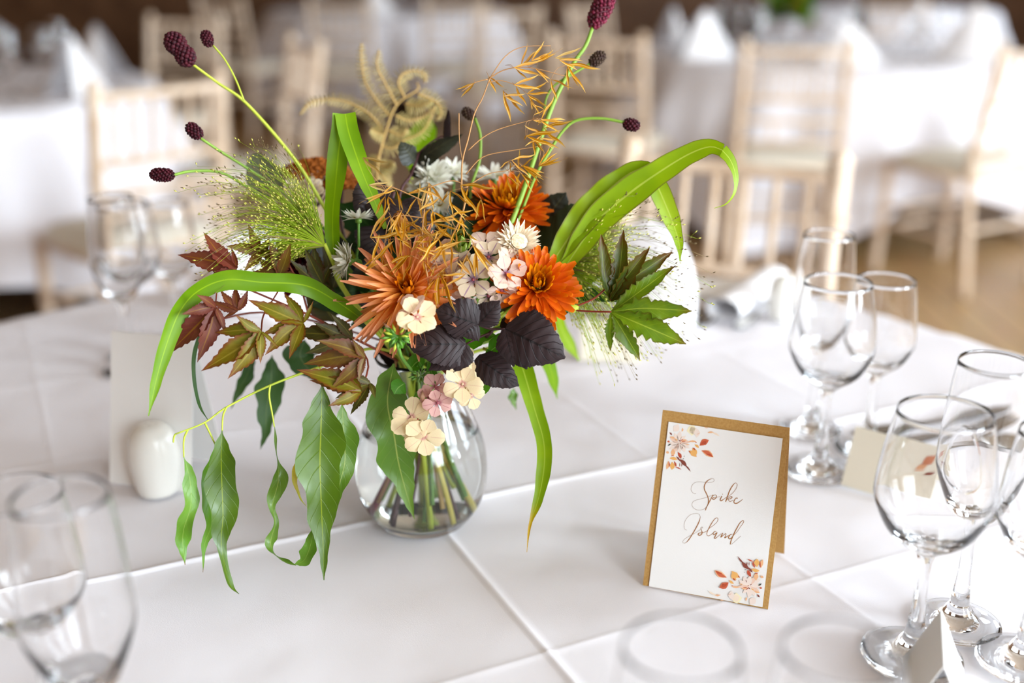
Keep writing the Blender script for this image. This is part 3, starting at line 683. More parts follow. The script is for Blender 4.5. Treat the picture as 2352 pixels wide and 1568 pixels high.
L_yel = leafmat('yellowing_leaf', 'c8b02a', '9aa832', 'd8c84c', .45, .35, .03, 20, 0)
L_maple = leafmat('maple_red', '7d4338', '8d5540', 'a2713f', .5, .3, .05, 35, 10, .45, edge=('7a3a34', .7, 1.0), slope=2.2)
L_maple2 = leafmat('maple_olive', '8a7a2c', '7c7a2a', 'a99a48', .5, .3, .05, 40, 10, .5, edge=('84482f', .55, 1.0), tip=('8c4536', .6, 1.0), slope=2.2)
L_maple3 = leafmat('maple_bronze', '7a5a34', '84672f', 'a08844', .5, .3, .05, 40, 10, .5, edge=('7d4434', .5, 1.0), slope=2.2)
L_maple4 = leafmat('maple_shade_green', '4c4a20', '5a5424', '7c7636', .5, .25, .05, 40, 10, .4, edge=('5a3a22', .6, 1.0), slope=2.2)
L_black = leafmat('ninebark_black', '38292a', '433233', '1f1718', .5, .04, .025, 40, 7, .5, spec=.28, bump=.9, slope=2.4, val=.43)
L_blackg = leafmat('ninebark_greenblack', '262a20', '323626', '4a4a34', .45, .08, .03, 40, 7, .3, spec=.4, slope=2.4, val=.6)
L_palm = leafmat('palmate_green', '5e7a1e', '6f8824', '98a848', .4, .3, .03, 60, 9, .35, tip=('6b4a1e', .78, 1.05), edge=('5a5a1c', .8, 1.0), slope=2.0, val=.88)
L_palm2 = leafmat('palmate_olive', '4c5c1c', '5a5a20', '7f8a3c', .4, .28, .03, 60, 9, .35, tip=('6a3f1a', .6, 1.0), edge=('6a4a1e', .75, 1.0), slope=2.0)
L_round = leafmat('dark_round_leaf', '2c3c28', '38482e', '55643c', .45, .12, .02, 25, 6, .3)
L_grey = leafmat('greygreen_leaf', '6f7458', '7b8062', '90946e', .6, .25, .02, 25, 6, .2)
L_green = leafmat('fresh_green_leaf', '4f8a2c', '62993a', '8fb860', .42, .3, .03, 30, 7, .2)
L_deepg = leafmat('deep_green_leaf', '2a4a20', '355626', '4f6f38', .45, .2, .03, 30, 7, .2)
P_dahlia = leafmat('dahlia_petal', 'f2a95c', 'f4b068', None, .5, .35, nsc=60, veins=0, tip=('ecaa86', .45, 1.0), along=('f0982a', 0, .6), var=.1, val=1.0, sat=1.05)
P_dahliain = leafmat('dahlia_inner_petal', 'd97a2a', 'e08c34', None, .5, .3, nsc=60, veins=0, var=.12, val=.9)
P_mum = leafmat('mum_petal', 'dd5f18', 'e46d1c', None, .5, .3, nsc=80, veins=0, along=('ba3d10', 0, .5), tip=('ee8a3a', .75, 1.1), var=.14, val=.92)
P_mumin = leafmat('mum_inner_petal', 'e08a1c', 'd67a18', None, .5, .3, nsc=80, veins=0, tip=('eda53a', .6, 1.0), along=('8a4a0c', 0, .4), var=.14, val=.95)
P_bronze = leafmat('bronze_petal', 'a8622a', 'b9733a', None, .55, .25, nsc=80, veins=0, along=('5c2c10', 0, .5), var=.18)
P_straw = leafmat('strawflower_bract', 'f1e4cb', 'efe0c4', None, .4, .3, nsc=80, veins=0, edge=('f6ecd8', .4, 1), along=('e0c79c', 0, .4), var=.06, val=1.0, sat=1.0)
P_white = leafmat('white_petal', 'efeee4', 'e8e6d6', None, .55, .35, nsc=60, veins=0, along=('dfe0b0', 0, .35), var=.05, val=1.0, sat=1.0)
P_phlox = leafmat('phlox_cream', 'efdcb4', 'ead2a6', 'e2bd9c', .55, .35, .025, 60, 0, along=('c98a84', 0, .22), var=.06, val=1.0, sat=1.0)
P_phloxp = leafmat('phlox_pinkish', 'ecd4c0', 'e6c8b8', 'cda9ac', .55, .35, .03, 60, 0, along=('8a5a70', 0, .28), var=.06, val=1.0, sat=1.0)
P_phloxv = leafmat('phlox_veined', 'ddcdb0', 'd6c3a8', 'a58595', .55, .3, .05, 60, 0, along=('75506a', 0, .36), var=.06, val=1.0, sat=1.0)
P_phloxs = leafmat('phlox_salmon', 'e6b8ae', 'e0aaa2', 'cc8a8a', .55, .35, .04, 60, 0, along=('a85a66', 0, .3), var=.06, val=.95, sat=1.0)
M_yellowdisc = mat('yellow_disc', 'c98f1c', .7, .2, c2='8a5510', noise_sc=500); M_creamdisc = mat('cream_disc', 'efe6cf', .6, .2, c2='c8ae84', noise_sc=350)
M_burnet = mat('burnet_maroon', '501220', .65, .25, c2='2a0c14', noise_sc=300); M_burnetg = mat('burnet_greenish', '4a3a2a', .65, .25, c2='3a2420', noise_sc=250)
M_rust = mat('rust_floret', 'a85f22', .8, .15, c2='7c4216', noise_sc=250); M_fern = mat('dried_fern', 'cbb57a', .7, .2, c2='a3945a', noise_sc=80, trans=.2); M_fernr = mat('dried_fern_rib', 'c2a060', .6, .25)
P_oat = leafmat('oat_husk', 'cf983a', 'be8228', 'eac878', .45, .35, .12, 90, 0, var=.22, tip=('e2bd70', .55, 1.0), val=.92, sat=1.08)
P_oatp = leafmat('oat_husk_pale', 'd8b877', 'caa35c', 'ecd6a0', .45, .35, .12, 90, 0, var=.15)
M_panic = mat('panic_stalk_lime', 'a4c024', .5, .3, trans=.25); M_panicseed = mat('panic_seed', 'c4c05a', .5, .3); M_panicdry = mat('panic_stalk_dry', '8a7a4a', .5, .3); M_panicdseed = mat('panic_seed_dry', '6d5a38', .5, .3)

CB = lambda r=0, u=0, c=1: (RT * r + UP * u - FW * c).normalized()      # direction from components to the right, up and toward the viewer
_k = [0]
def to_vase(pts, root, r, m, name='stem', spread=1.0, label=None):
    """stem that runs on from pts through the neck of the vase to its floor"""
    _k[0] += 1; a = _k[0] * 2.39996; q = .021 * math.sqrt(((_k[0] * 7) % 19 + 1) / 20)
    neck = VC + V((q * math.cos(a), q * math.sin(a), .142)); q2 = .026 + .015 * ((_k[0] * 3) % 5) / 4; b = VC + V((-q2 * math.cos(a + .5) * spread, -q2 * math.sin(a + .5) * spread, .015 + .022 * ((_k[0] * 5) % 7) / 7))
    if _k[0] % 5 not in (0, 2): b = VC + V((neck.x - VC.x, neck.y - VC.y, 0)) * -.6 + V((0, 0, .084 + .004 * (_k[0] % 3)))
    mid = neck.lerp(b, .5)
    e = V(pts[-1]); up = neck + (e - neck) * .30; up = V((lerp(neck.x, up.x, .5), lerp(neck.y, up.y, .5), max(up.z, neck.z + .012)))
    g = G().tube(list(pts) + [up, neck, mid, b], r, 8 * (len(pts) + 2), 7)
    return part(name, g, m, root, label=label)
def petal(name, m, w, cup=.25, n=10, mm=4, bend=0, curl=0, notch=0, sc=.5):
    """unit petal along +Y, facing +Z"""
    g = G(); pts = [V((0, t, bend * t * t + curl * max(0, t - .6) ** 2)) for t in (0, .25, .5, .75, 1)]
    g.ribbon(pts, w, 0, n, mm, cup=cup, ref=(0, 0, 1))
    if notch:
        for v in g.v:
            if v.y > .85: v.y -= notch * max(0, 1 - abs(v.x) / .2) * (v.y - .85) / .15
    return g.mesh(name, m)
def flower(root, c, ax, layers, seed=1, pname='petal'):
    """layers = (count, base radius, length, elevation deg, mesh, jitter deg, base height, phase)"""
    R_ = random.Random(seed); ax = V(ax).normalized(); x = ax.orthogonal().normalized(); y = ax.cross(x)
    for n, r0, ln, el, me, jit, h, ph in layers:
        for k in range(n):
            a = 6.2832 * (k + ph) / n + R_.uniform(-1, 1) * math.radians(jit); e = math.radians(el + R_.uniform(-jit, jit))
            rad = x * math.cos(a) + y * math.sin(a); d = rad * math.cos(e) + ax * math.sin(e); nm = -rad * math.sin(e) + ax * math.cos(e)
            s = ln * R_.uniform(.88, 1.1)
            placed(pname, me[k % len(me)] if isinstance(me, list) else me, frame(c + rad * r0 + ax * h, d, nm, s), root)
def burnet_head(a, b, r, root, m=None, lobes=0, n=150, seed=0):
    R_ = random.Random(seed); a, b = V(a), V(b); d = b - a; L = d.length; d.normalize(); x = d.orthogonal().normalized(); y = d.cross(x); g = G()
    r *= .84; n = int(n * .62)
    prof = lambda t: r * (max(0, 1 - abs(2 * t - 1) ** 2.6) ** .5) * (1 - lobes * math.exp(-((t - .47) / .13) ** 2))
    g.grid([[a + d * (L * t) + (x * math.cos(q) + y * math.sin(q)) * prof(t) * .86 for q in (6.2832 * k / 10 for k in range(10))] for t in (i / 10 for i in range(11))], lambda i, j: (.5, .5), True)
    for k in range(n):
        t = (k + .5) / n; q = k * 2.39996; p = prof(t)
        g.blob(a + d * (L * t) + (x * math.cos(q) + y * math.sin(q)) * p * .97, r * R_.uniform(.19, .29))
    return part('flower_head', g, m or M_burnet, root, kind='stuff')
bq = 'stems of the bouquet in the vase'
def pts(Z, *xy):
    if not isinstance(Z, (list, tuple)): Z = [Z, Z]
    n = len(xy) - 1; return [W(x, y, samp(Z, i / max(1, n))) for i, (x, y) in enumerate(xy)]
def bloom(name, label, cat='flower', at=None): return thing(name, label, cat, tuple(at if at is not None else VC), bq)

# ---------------------------------------------------------------- burnets
t = bloom('burnet_stem', 'tall burnet stem with a double-lobed maroon head and a small side head')
P = pts([.93, .98], (436, 143), (500, 190), (560, 232), (640, 320), (700, 400), (770, 520)); to_vase(P, t, [.0011, .0015, .0018, .0018, .002], S_lime)
part('side_stem', G().tube(pts(.935, (560, 230), (540, 180), (515, 135), (488, 103)), .0008, 12), S_lime, t)
burnet_head(W(440, 147, .93), W(386, 78, .925), .0098, t, lobes=.28, n=230); burnet_head(W(482, 106, .93), W(470, 71, .93), .0054, t, n=110, seed=2)
t = bloom('burnet_stem', 'burnet with one small round maroon head above the panic grass plume')
P = pts([.92, .97], (460, 317), (510, 350), (570, 388), (660, 450), (740, 540)); to_vase(P, t, .0012, S_green); burnet_head(W(462, 316, .92), W(430, 286, .918), .006, t, n=120, seed=3)
t = bloom('burnet_stem', 'burnet with an oblong maroon head reaching sideways past the panic grass plume')
P = pts([.90, .97], (398, 402), (440, 393), (505, 396), (560, 425), (650, 490), (740, 570)); to_vase(P, t, .0012, S_green); burnet_head(W(400, 402, .90), W(345, 401, .9), .0059, t, n=160, seed=4)
t = bloom('burnet_stem', 'tallest burnet with a long crimson head and a bud on a side stalk')
P = pts([.95, .93], (1362, 60), (1345, 105), (1315, 150), (1270, 240), (1235, 340), (1205, 430), (1175, 510), (1130, 620)); to_vase(P, t, [.0016, .0022, .0024, .0024], S_green)
part('side_stem', G().tube(pts(.945, (1356, 146), (1312, 172), (1275, 195), (1255, 225), (1250, 262)), .0011, 16), S_green, t)
burnet_head(W(1360, 62, .95), W(1404, -22, .95), [0, .0092][1], t, m=mat('burnet_crimson', '7c1838', .6, .3, c2='3c1a1e', noise_sc=220), n=220, seed=5); burnet_head(W(1356, 148, .945), W(1388, 122, .945), .0058, t, m=M_burnetg, n=110, seed=6)
t = bloom('burnet_stem', 'burnet arching sideways with one small dark head above the wide grass blades')
P = pts([.93, .94], (1434, 281), (1380, 272), (1325, 276), (1295, 298), (1268, 338), (1232, 400), (1200, 480), (1140, 620)); to_vase(P, t, .0013, S_green); burnet_head(W(1432, 281, .93), W(1468, 292, .93), .0058, t, n=90, seed=7)
t = bloom('burnet_stem', 'short burnet with a dark green unopened head beside the fern')
P = pts([.97, .96], (1090, 270), (1103, 310), (1101, 370), (1082, 430), (1070, 520)); to_vase(P, t, .0013, S_green); burnet_head(W(1090, 272, .97), W(1064, 250, .97), .0052, t, m=M_burnetg, n=90, seed=8)

# ---------------------------------------------------------------- panic grass plumes
def plume(label, neck, base, a0, a1, L, Z0, seed, n, dry, depth):
    t = bloom('panic_grass', label, 'grass'); R_ = random.Random(seed); o = W(*neck, Z0)
    to_vase([o] + [W(x, y, Z0 + .01 + .012 * i) for i, (x, y) in enumerate(base)], t, [.0016, .0026, .003, .003], S_lime)
    g = G(); s = G(); g2 = G(); s2 = G(); px = Z0 / FPX
    for k in range(n):
        f = R_.random(); a = math.radians(lerp(a0, a1, f)); ln = L * (.28 + .72 * R_.random() ** 1.25) * (1 - .25 * abs(2 * f - 1)) * px * (.55 if k % 5 < 2 else 1)
        dz = R_.uniform(-1, 1) * depth; d = (RT * math.cos(a) + UP * math.sin(a) - FW * dz).normalized()
        st = o + d * (R_.random() ** 1.5 * .025); sag = UP * -(ln * R_.uniform(.03, .2)); swirl = UP * (ln * .10)
        P = [o - (W(*base[0], Z0) - o) * -.1, st.lerp(o + d * ln * .4, .5) + swirl * .6, o + d * ln * .66 + swirl, o + d * ln + sag * .6]
        isd = ln > L * px * .66 and R_.random() < dry; (g2 if isd else g).tube(P, [.00042, .00026, .00014, .0001], 8, 3)
        for q in range(R_.choice((2, 3, 3, 4))):
            u = R_.uniform(.45, 1) if q else 1.0; i = P[2].lerp(P[3], max(0, (u - .66) / .34)) if u > .66 else P[1].lerp(P[2], max(0, u - .33) / .33)
            dd = (d + V((R_.uniform(-.4, .4), R_.uniform(-.4, .4), R_.uniform(-.4, .4)))).normalized()
            e = i + dd * (.0045 if q else .001); (g2 if isd else g).tube([i, e], .0001, 1, 3); (s2 if isd else s).spindle(e, e + dd * R_.uniform(.0026, .0038), .00062)
    part('grass_hairs', g, M_panic, t, kind='stuff'); part('seeds', s, M_panicseed, t, kind='stuff')
    if g2.v: part('dry_grass_hairs', g2, M_panicdry, t, kind='stuff'); part('dry_seeds', s2, M_panicdseed, t, kind='stuff')
plume('lime green panic grass plume spraying out above the maple leaves', (745, 560), [(768, 610), (800, 680)], 106, 206, 360, .91, 5, 700, .35, .55)
plume('panic grass plume with dark dry seeds spraying out behind the palmate leaf', (1262, 610), [(1225, 670), (1160, 740)], 48, -66, 390, .942, 6, 760, .7, .45)

# ---------------------------------------------------------------- grass blades
t = bloom('grass_blade', 'wide green grass blade folded sharply over at its top', 'leaf')
part('blade', G().ribbon(pts([.92, .91, .905, .90], (766, 585), (764, 500), (770, 430), (778, 345), (785, 300), (788, 261)), [.005, .0066, .0078, .0084, .0084, .0082], [10, 25, 40, 15, 5, 0], 30, 6, cup=.2), L_grass, t)
part('folded_tip', G().ribbon(pts([.8992, .895], (793, 261), (800, 300), (816, 350), (838, 410), (862, 465), (885, 525)), [.0082, .0082, .0076, .0062, .0042, .002], [0, 0, 8, 15, 20], 26, 6, cup=.15), L_grass, t)
to_vase(pts([.92, .95], (766, 585), (785, 660)), t, .0016, S_lime)
t = bloom('grass_blade', 'wide pale green blade rising beside the orange flower and bending down sharply', 'leaf')
part('blade', G().ribbon(pts([.93, .91], (1270, 600), (1325, 520), (1385, 450), (1440, 402), (1478, 388), (1500, 396)), [.006, .0105, .0128, .0115, .0085, .006], [0, 10, 5, 0], 34, 6, cup=.2, wave=.0008, wn=5), L_grass2, t)
part('folded_tip', G().ribbon(pts([.912, .935], (1494, 392), (1516, 440), (1545, 510), (1560, 560), (1562, 600)), [.006, .0085, .0075, .004, .0006], [0, 10], 20, 4, cup=.2), L_grass2, t); to_vase(pts([.93, .96], (1270, 600), (1200, 690)), t, .0016, S_lime)
t = bloom('grass_blade', 'longest pale green blade arching out with a curled hair-thin tip', 'leaf')
part('blade', G().ribbon(pts([.93, .885], (1300, 610), (1370, 510), (1440, 448), (1510, 398), (1580, 355), (1630, 337), (1660, 345)), [.006, .0105, .0125, .0125, .010, .008, .005], [0, 5, 0], 40, 6, cup=.2), L_grass2, t)
part('curled_tip', G().ribbon(pts(.886, (1658, 344), (1678, 368), (1690, 405), (1687, 442), (1668, 468), (1640, 478)), [.005, .0042, .0028, .0015, .0007, .0003], [0, 30, 40, 50], 24, 4), L_grass2, t); to_vase(pts([.94, .97], (1300, 610), (1215, 700)), t, .0016, S_lime)
t = bloom('grass_blade', 'bright green blade arching over the maple leaves and hanging down', 'leaf')
part('blade', G().ribbon(pts([.90, .87, .86], (835, 735), (770, 690), (700, 655), (600, 648), (520, 642), (455, 668), (415, 712), (388, 775), (362, 860), (341, 955)), [.005, .0085, .0078, .0072, .008, .0078, .0075, .0062, .0042, .0004], [30, 40, -10, 10, 30, 20, 15, 10], 60, 6, cup=.25), L_grass, t); to_vase(pts([.9, .95], (835, 735), (880, 780)), t, .0016, S_lime)
t = bloom('grass_blade', 'blade hanging below the dark leaves with a yellow withered tip', 'leaf')
part('blade', G().ribbon(pts([.95, .91, .90], (1185, 800), (1205, 860), (1228, 940), (1248, 1010), (1250, 1070), (1238, 1140), (1220, 1195), (1214, 1225), (1210, 1268)), [.005, .0085, .0075, .0068, .0062, .006, .004, .0012, .0002], [0, 20, -10, 10], 50, 5, cup=.25), L_grass3, t); to_vase(pts([.95, .97], (1185, 800), (1120, 800)), t, .0015, S_lime)
t = bloom('grass_blade', 'soft short blade hanging behind the dark leaves', 'leaf')
part('blade', G().ribbon(pts([1.05, 1.07], (1278, 700), (1292, 760), (1330, 828)), [.002, .005, .006, .001], 10, 16, 4), L_grass2, t); to_vase(pts([1.05, 1.02], (1278, 700), (1150, 720)), t, .0012, S_lime)
t = bloom('grass_blade', 'blade tip showing just under the dark crinkled leaf', 'leaf')
part('blade', G().ribbon(pts([1.0, 1.02], (1230, 790), (1262, 840), (1280, 915)), [.004, .0065, .005, .0004], 10, 16, 4), L_grass, t); to_vase(pts([1.0, 1.0], (1230, 790), (1120, 780)), t, .0012, S_lime)
t = bloom('grass_blade', 'thin olive blade dangling in front of the blank menu card', 'leaf')
part('blade', G().ribbon(pts([.93, .9], (470, 740), (447, 810), (446, 870), (458, 930), (478, 965)), [.001, .0028, .003, .002, .0003], [40, 60, 40], 24, 3), L_eucd, t); to_vase(pts([.93, .96], (470, 740), (640, 720)), t, .0009, S_red)

# ---------------------------------------------------------------- maple branch
def lobed(root, base, tips, Z, m, wk=.17, serr=.14, rag=0, nm='leaf', pet=None, petm=None, cup=.25, prof=None, zt=.02):
    """palmate leaf: one mesh of lobes joined at the base"""
    o = W(*base, Z); g = G()
    for k, q in enumerate(tips):
        x, y = q[:2]; dz = q[2] if len(q) > 2 else -.006 + zt * .5 * math.sin(k * 2.1 + x)
        e = W(x, y, Z + dz); L = (e - o).length; side = (e - o).cross(CAM - o).normalized() * L * .05 * math.sin(k * 1.7 + y)
        pr = prof or [.30, .62, .92, 1, .82, .55, .26, .02]
        g.ribbon([o, o.lerp(e, .35) + side - FW * L * .05, o.lerp(e, .7) + side * .6 - FW * L * .03, e], [v * wk * L * (q[3] if len(q) > 3 else 1) for v in pr], (k * 37 % 50) - 25, 28, 6, cup=cup, serr=serr, sn=9, rag=rag, wave=L * .012, wn=2)
    lf = part(nm, g, m, root)
    if pet: part('petiole', G().tube([o] + [W(x, y, Z + dz) for x, y, dz in pet], .0006, 10, 5), petm, lf)
    return lf
t = bloom('maple_branch', 'maple branch with pointed red and olive leaves spreading beside the dahlia', 'branch')
to_vase(pts([.90, .93], (570, 664), (627, 688), (709, 723), (800, 770), (860, 800)), t, [.0008, .0011, .0014, .0016], S_red, 'twig')
part('side_twig', G().tube(pts([.91, .89], (627, 688), (605, 725), (600, 762)), .0007, 8, 5), S_red, t)
part('side_twig', G().tube(pts([.91, .92], (627, 688), (642, 660), (640, 632)), .0007, 8, 5), S_red, t)
part('side_twig', G().tube(pts([.92, .91], (709, 723), (690, 660), (660, 600)), .0008, 8, 5), S_red, t)
part('side_twig', G().tube(pts([.90, .88], (495, 706), (497, 680), (502, 640)), .0006, 8, 5), S_red, t)
part('side_twig', G().tube(pts([.92, .90], (800, 770), (845, 830), (830, 896)), .0008, 8, 5), S_red, t)
lobed(t, (543, 618), [(467, 533), (408, 585), (461, 663), (521, 664, 0, .8), (531, 567, 0, .8)], .88, L_maple)
lobed(t, (601, 580), [(570, 514), (518, 565), (560, 622), (620, 545), (650, 600)], .91, L_maple3)
lobed(t, (642, 632), [(616, 548), (668, 558), (575, 626), (700, 640), (590, 590)], .90, L_maple3)
lobed(t, (494, 704), [(384, 814), (453, 832), (416, 722), (451, 676), (520, 770, 0, .7)], .87, L_maple)
lobed(t, (547, 712), [(505, 664), (540, 655), (570, 664), (513, 730, 0, .7), (482, 690)], .89, L_maple)
lobed(t, (599, 761), [(462, 852), (523, 870), (494, 764), (540, 722), (598, 835), (640, 800, 0, .5)], .865, L_maple2)
lobed(t, (695, 742), [(569, 688), (652, 672), (609, 815), (664, 824), (601, 768), (720, 690, 0, .6)], .88, L_maple2)
lobed(t, (837, 819), [(727, 781), (697, 836), (759, 893), (810, 780), (824, 875), (790, 870, 0, .6)], .865, L_maple3)
lobed(t, (829, 897), [(682, 849), (711, 873), (754, 932), (799, 928), (790, 850)], .87, L_maple2)
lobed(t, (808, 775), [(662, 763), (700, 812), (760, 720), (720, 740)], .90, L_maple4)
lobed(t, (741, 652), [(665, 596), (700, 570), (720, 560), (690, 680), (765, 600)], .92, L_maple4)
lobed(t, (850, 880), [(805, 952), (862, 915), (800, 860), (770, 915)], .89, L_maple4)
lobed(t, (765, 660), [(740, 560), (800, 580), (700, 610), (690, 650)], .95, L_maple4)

# ---------------------------------------------------------------- long-leaved branch
EP = [.03, .42, .82, 1, .93, .72, .58, .36, .16, .02]
def longleaf(root, path, w, Z, m, roll=0, wave=.0015, wn=2.5, prof=EP, petm=None, wph=0, cup=.18):
    P = pts(Z, *path); mx = w / 2
    lf = part('leaf', G().ribbon(P, [v * mx for v in prof], roll, 60, 6, wave=wave, wn=wn, cup=cup, wph=path[0][0] * .7, scal=.13), m, root)
    return lf
t = bloom('long_leaf_branch', 'drooping branch of long wavy green leaves on yellow-green twigs', 'branch')
to_vase(pts([.86, .87, .90, .94], (402, 997), (470, 970), (520, 935), (620, 885), (735, 842), (860, 800)), t, [.0006, .0009, .0012, .0014, .0016], S_lime, 'twig')
for a in (((735, 842), (737, 870), (740, 885)), ((620, 885), (618, 910), (625, 950), (630, 980)), ((520, 935), (512, 955), (510, 990)), ((432, 985), (422, 1010), (422, 1050)), ((470, 970), (480, 990), (495, 1022)), ((402, 997), (399, 1005), (398, 1016))):
    part('leaf_stalk', G().tube(pts(.868, *a), [.0009, .0006], 10, 5), S_lime, t)
longleaf(t, ((740, 880), (738, 960), (735, 1060), (738, 1160), (742, 1250), (744, 1332)), .036, .865, L_euc, 5, .0016, 3)
longleaf(t, ((510, 988), (508, 1050), (510, 1120), (512, 1190), (508, 1240), (516, 1300), (530, 1345), (549, 1364)), .0235, .865, L_euc, [0, 0, 0, 15, 40, 60], .0018, 2.5, [.03, .45, .85, 1, 1.0, .82, .6, .35, .3, .3, .03])
longleaf(t, ((422, 1050), (436, 1100), (438, 1160), (422, 1215), (420, 1250), (425, 1297)), .0125, .86, L_euc2, [40, 20, 0, 20], .002, 2, [.05, .5, .9, 1, .8, 1, .9, .5, .05])
longleaf(t, ((495, 1020), (480, 1120), (486, 1200), (470, 1250), (466, 1314)), .0135, .88, L_euc2, 10, .0012, 2)
longleaf(t, ((630, 978), (636, 1040), (640, 1100), (626, 1160), (632, 1200), (622, 1250), (645, 1285), (680, 1298)), .0115, .87, L_euc3, [70, 60, 20, 10, 40, 70, 20], .003, 3, [.05, .25, .4, 1, .9, .5, .4, .8, .9, .05])
longleaf(t, ((676, 1296), (700, 1284), (716, 1240), (722, 1190)), .0125, .89, L_euc2, [0, 20, 40], .001, 2)
longleaf(t, ((785, 925), (790, 1000), (792, 1060), (778, 1120), (766, 1192)), .0215, .885, L_euc3, 10, .0018, 2.5)
longleaf(t, ((692, 1040), (676, 1090), (688, 1140), (706, 1166)), .006, .9, L_yel, 40, .0005, 1)
longleaf(t, ((905, 835), (890, 920), (905, 1000), (915, 1060), (930, 1120), (952, 1192)), .035, [.905, .925, .94], L_euc3, [-5, 10, 5], .0018, 2.5, [.05, .6, .9, 1, 1, .95, .75, .45, .2, .02])
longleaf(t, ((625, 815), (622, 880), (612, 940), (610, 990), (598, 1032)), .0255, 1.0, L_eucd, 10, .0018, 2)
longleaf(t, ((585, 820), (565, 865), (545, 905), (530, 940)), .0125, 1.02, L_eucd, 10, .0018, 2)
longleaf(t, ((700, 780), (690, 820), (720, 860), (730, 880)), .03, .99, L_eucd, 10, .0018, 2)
longleaf(t, ((1180, 890), (1178, 915), (1186, 942)), .009, 1.02, L_euc3, 20, .001, 2)

# ---------------------------------------------------------------- dahlia
dp = [petal('dahlia_petal', P_dahlia, [.035, .055, .062, .06, .05, .036, .012], cup=c, bend=b, mm=4, n=12) for c, b in ((1.3, .05), (1.1, -.10), (1.5, .16))]
dpi = petal('dahlia_inner_petal', P_dahliain, [.07, .12, .13, .1, .015], cup=.8, bend=.35, mm=2, n=6)
t = bloom('cactus_dahlia', 'peach and apricot cactus dahlia with long quilled petals')
c = W(938, 672, .885); ax = CB(-.05, .28, 1)
to_vase([c - ax * .004, c - ax * .03 - UP * .03], t, .0026, S_green)
flower(t, c, ax, [(20, .004, .051, -18, dp, 9, -.004, 0), (21, .004, .050, -4, dp, 9, -.002, .5), (20, .0035, .047, 10, dp, 8, 0, .2), (18, .003, .043, 24, dp, 8, .001, .6), (16, .0025, .036, 38, dp, 7, .002, .1), (12, .0022, .030, 50, dp, 7, .002, .7), (11, .002, .025, 60, dpi, 6, .002, .4), (9, .001, .018, 76, dpi, 6, .003, .2)], 3)

# ---------------------------------------------------------------- orange chrysanthemums
mp = [petal('mum_petal', P_mum, [.05, .085, .105, .112, .112, .1, .05], cup=c, bend=b, curl=k) for c, b, k in ((.35, .12, .2), (.25, -.05, .1), (.5, .22, .35))]
mpi = [petal('mum_inner_petal', P_mumin, [.08, .14, .16, .13, .03], cup=.6, bend=.45, mm=2, n=7), petal('mum_inner_petal', P_mumin, [.07, .12, .14, .12, .03], cup=.7, bend=.3, curl=.5, mm=2, n=7)]
def mum(label, c, ax, s, seed, r=.0024):
    t = bloom('orange_chrysanthemum', label); ax = V(ax)
    to_vase([c - ax * .004, c - ax * .025 - V((0, 0, .02))], t, r, S_green)
    flower(t, c, ax, [(28, .004, .0300 * s, -26, mp, 9, -.003, 0), (28, .004, .0302 * s, -12, mp, 9, -.001, .5), (26, .0038, .0285 * s, 2, mp, 9, .0005, .2), (24, .0037, .0255 * s, 16, mp, 9, .0015, .6), (22, .0036, .0215 * s, 30, mp, 8, .002, .1), (20, .0046 * s, .0160 * s, 44, mpi, 6, .002, .3), (14, .0030 * s, .0125 * s, 62, mpi, 7, .0025, .3), (9, .0014, .0095 * s, 76, mpi, 8, .003, .1)], seed)
    g = G(); x = ax.orthogonal().normalized(); y = ax.cross(x)
    for k in range(40):
        q = .0048 * s * math.sqrt(k / 40); a = k * 2.4; g.blob(c + ax * (.0085 - q * .4) + (x * math.cos(a) + y * math.sin(a)) * q, .0007)
    part('disc', g, M_yellowdisc, t, kind='stuff')
mum('bright orange chrysanthemum with golden centre beside the strawflower and cream phlox', W(1234, 658, .885), CB(.10, .42, 1), 1.0, 11)
mum('deep orange chrysanthemum higher up behind the golden oat husks', W(1166, 478, .955), CB(-.05, .85, .8), 1.06, 12)
t = bloom('chrysanthemum_bud', 'bronze chrysanthemum bud half open among the golden oats')
bp = [petal('bud_petal', P_bronze, [.10, .16, .19, .16, .06], cup=.5, bend=.55, curl=.9, mm=2, n=8), petal('bud_petal', leafmat('bud_outer_petal', 'd9924e', 'cf8440', None, .5, .25, veins=0, along=('b86a2c', 0, .6), var=.12), [.12, .2, .22, .18, .05], cup=.5, bend=.5, curl=.6, mm=2, n=8)]
c = W(927, 540, .90); ax = CB(-.15, .75, .7)
flower(t, c, ax, [(16, .004, .0175, 62, bp[1], 5, 0, 0), (16, .0045, .0165, 70, bp[0], 5, .001, .5), (12, .003, .015, 74, bp[0], 5, .001, .2)], 5); part('bud_base', G().blob(c, .0065), L_deepg, t)
to_vase([c - ax * .004, c - ax * .03], t, .002, S_mid)
t = bloom('green_bud', 'tight green striped bud between the phlox flowers')
c = W(1058, 566, .885); ax = CB(.1, .35, 1); gp = petal('bud_sepal', leafmat('bud_sepal', '8aa34a', '6f8a34', 'c3cf8a', .5, .2, .15, veins=0), [.16, .3, .32, .22, .03], cup=.45, bend=.9, curl=.6, mm=3, n=8)
flower(t, c, ax, [(10, .004, .0125, 38, gp, 4, 0, 0), (9, .0035, .0115, 55, gp, 4, .001, .5), (6, .002, .009, 70, gp, 4, .002, .5)], 6); part('bud_core', G().blob(c + ax * .002, .0062), L_deepg, t); to_vase([c - ax * .005, c - ax * .03], t, .0016, S_mid)

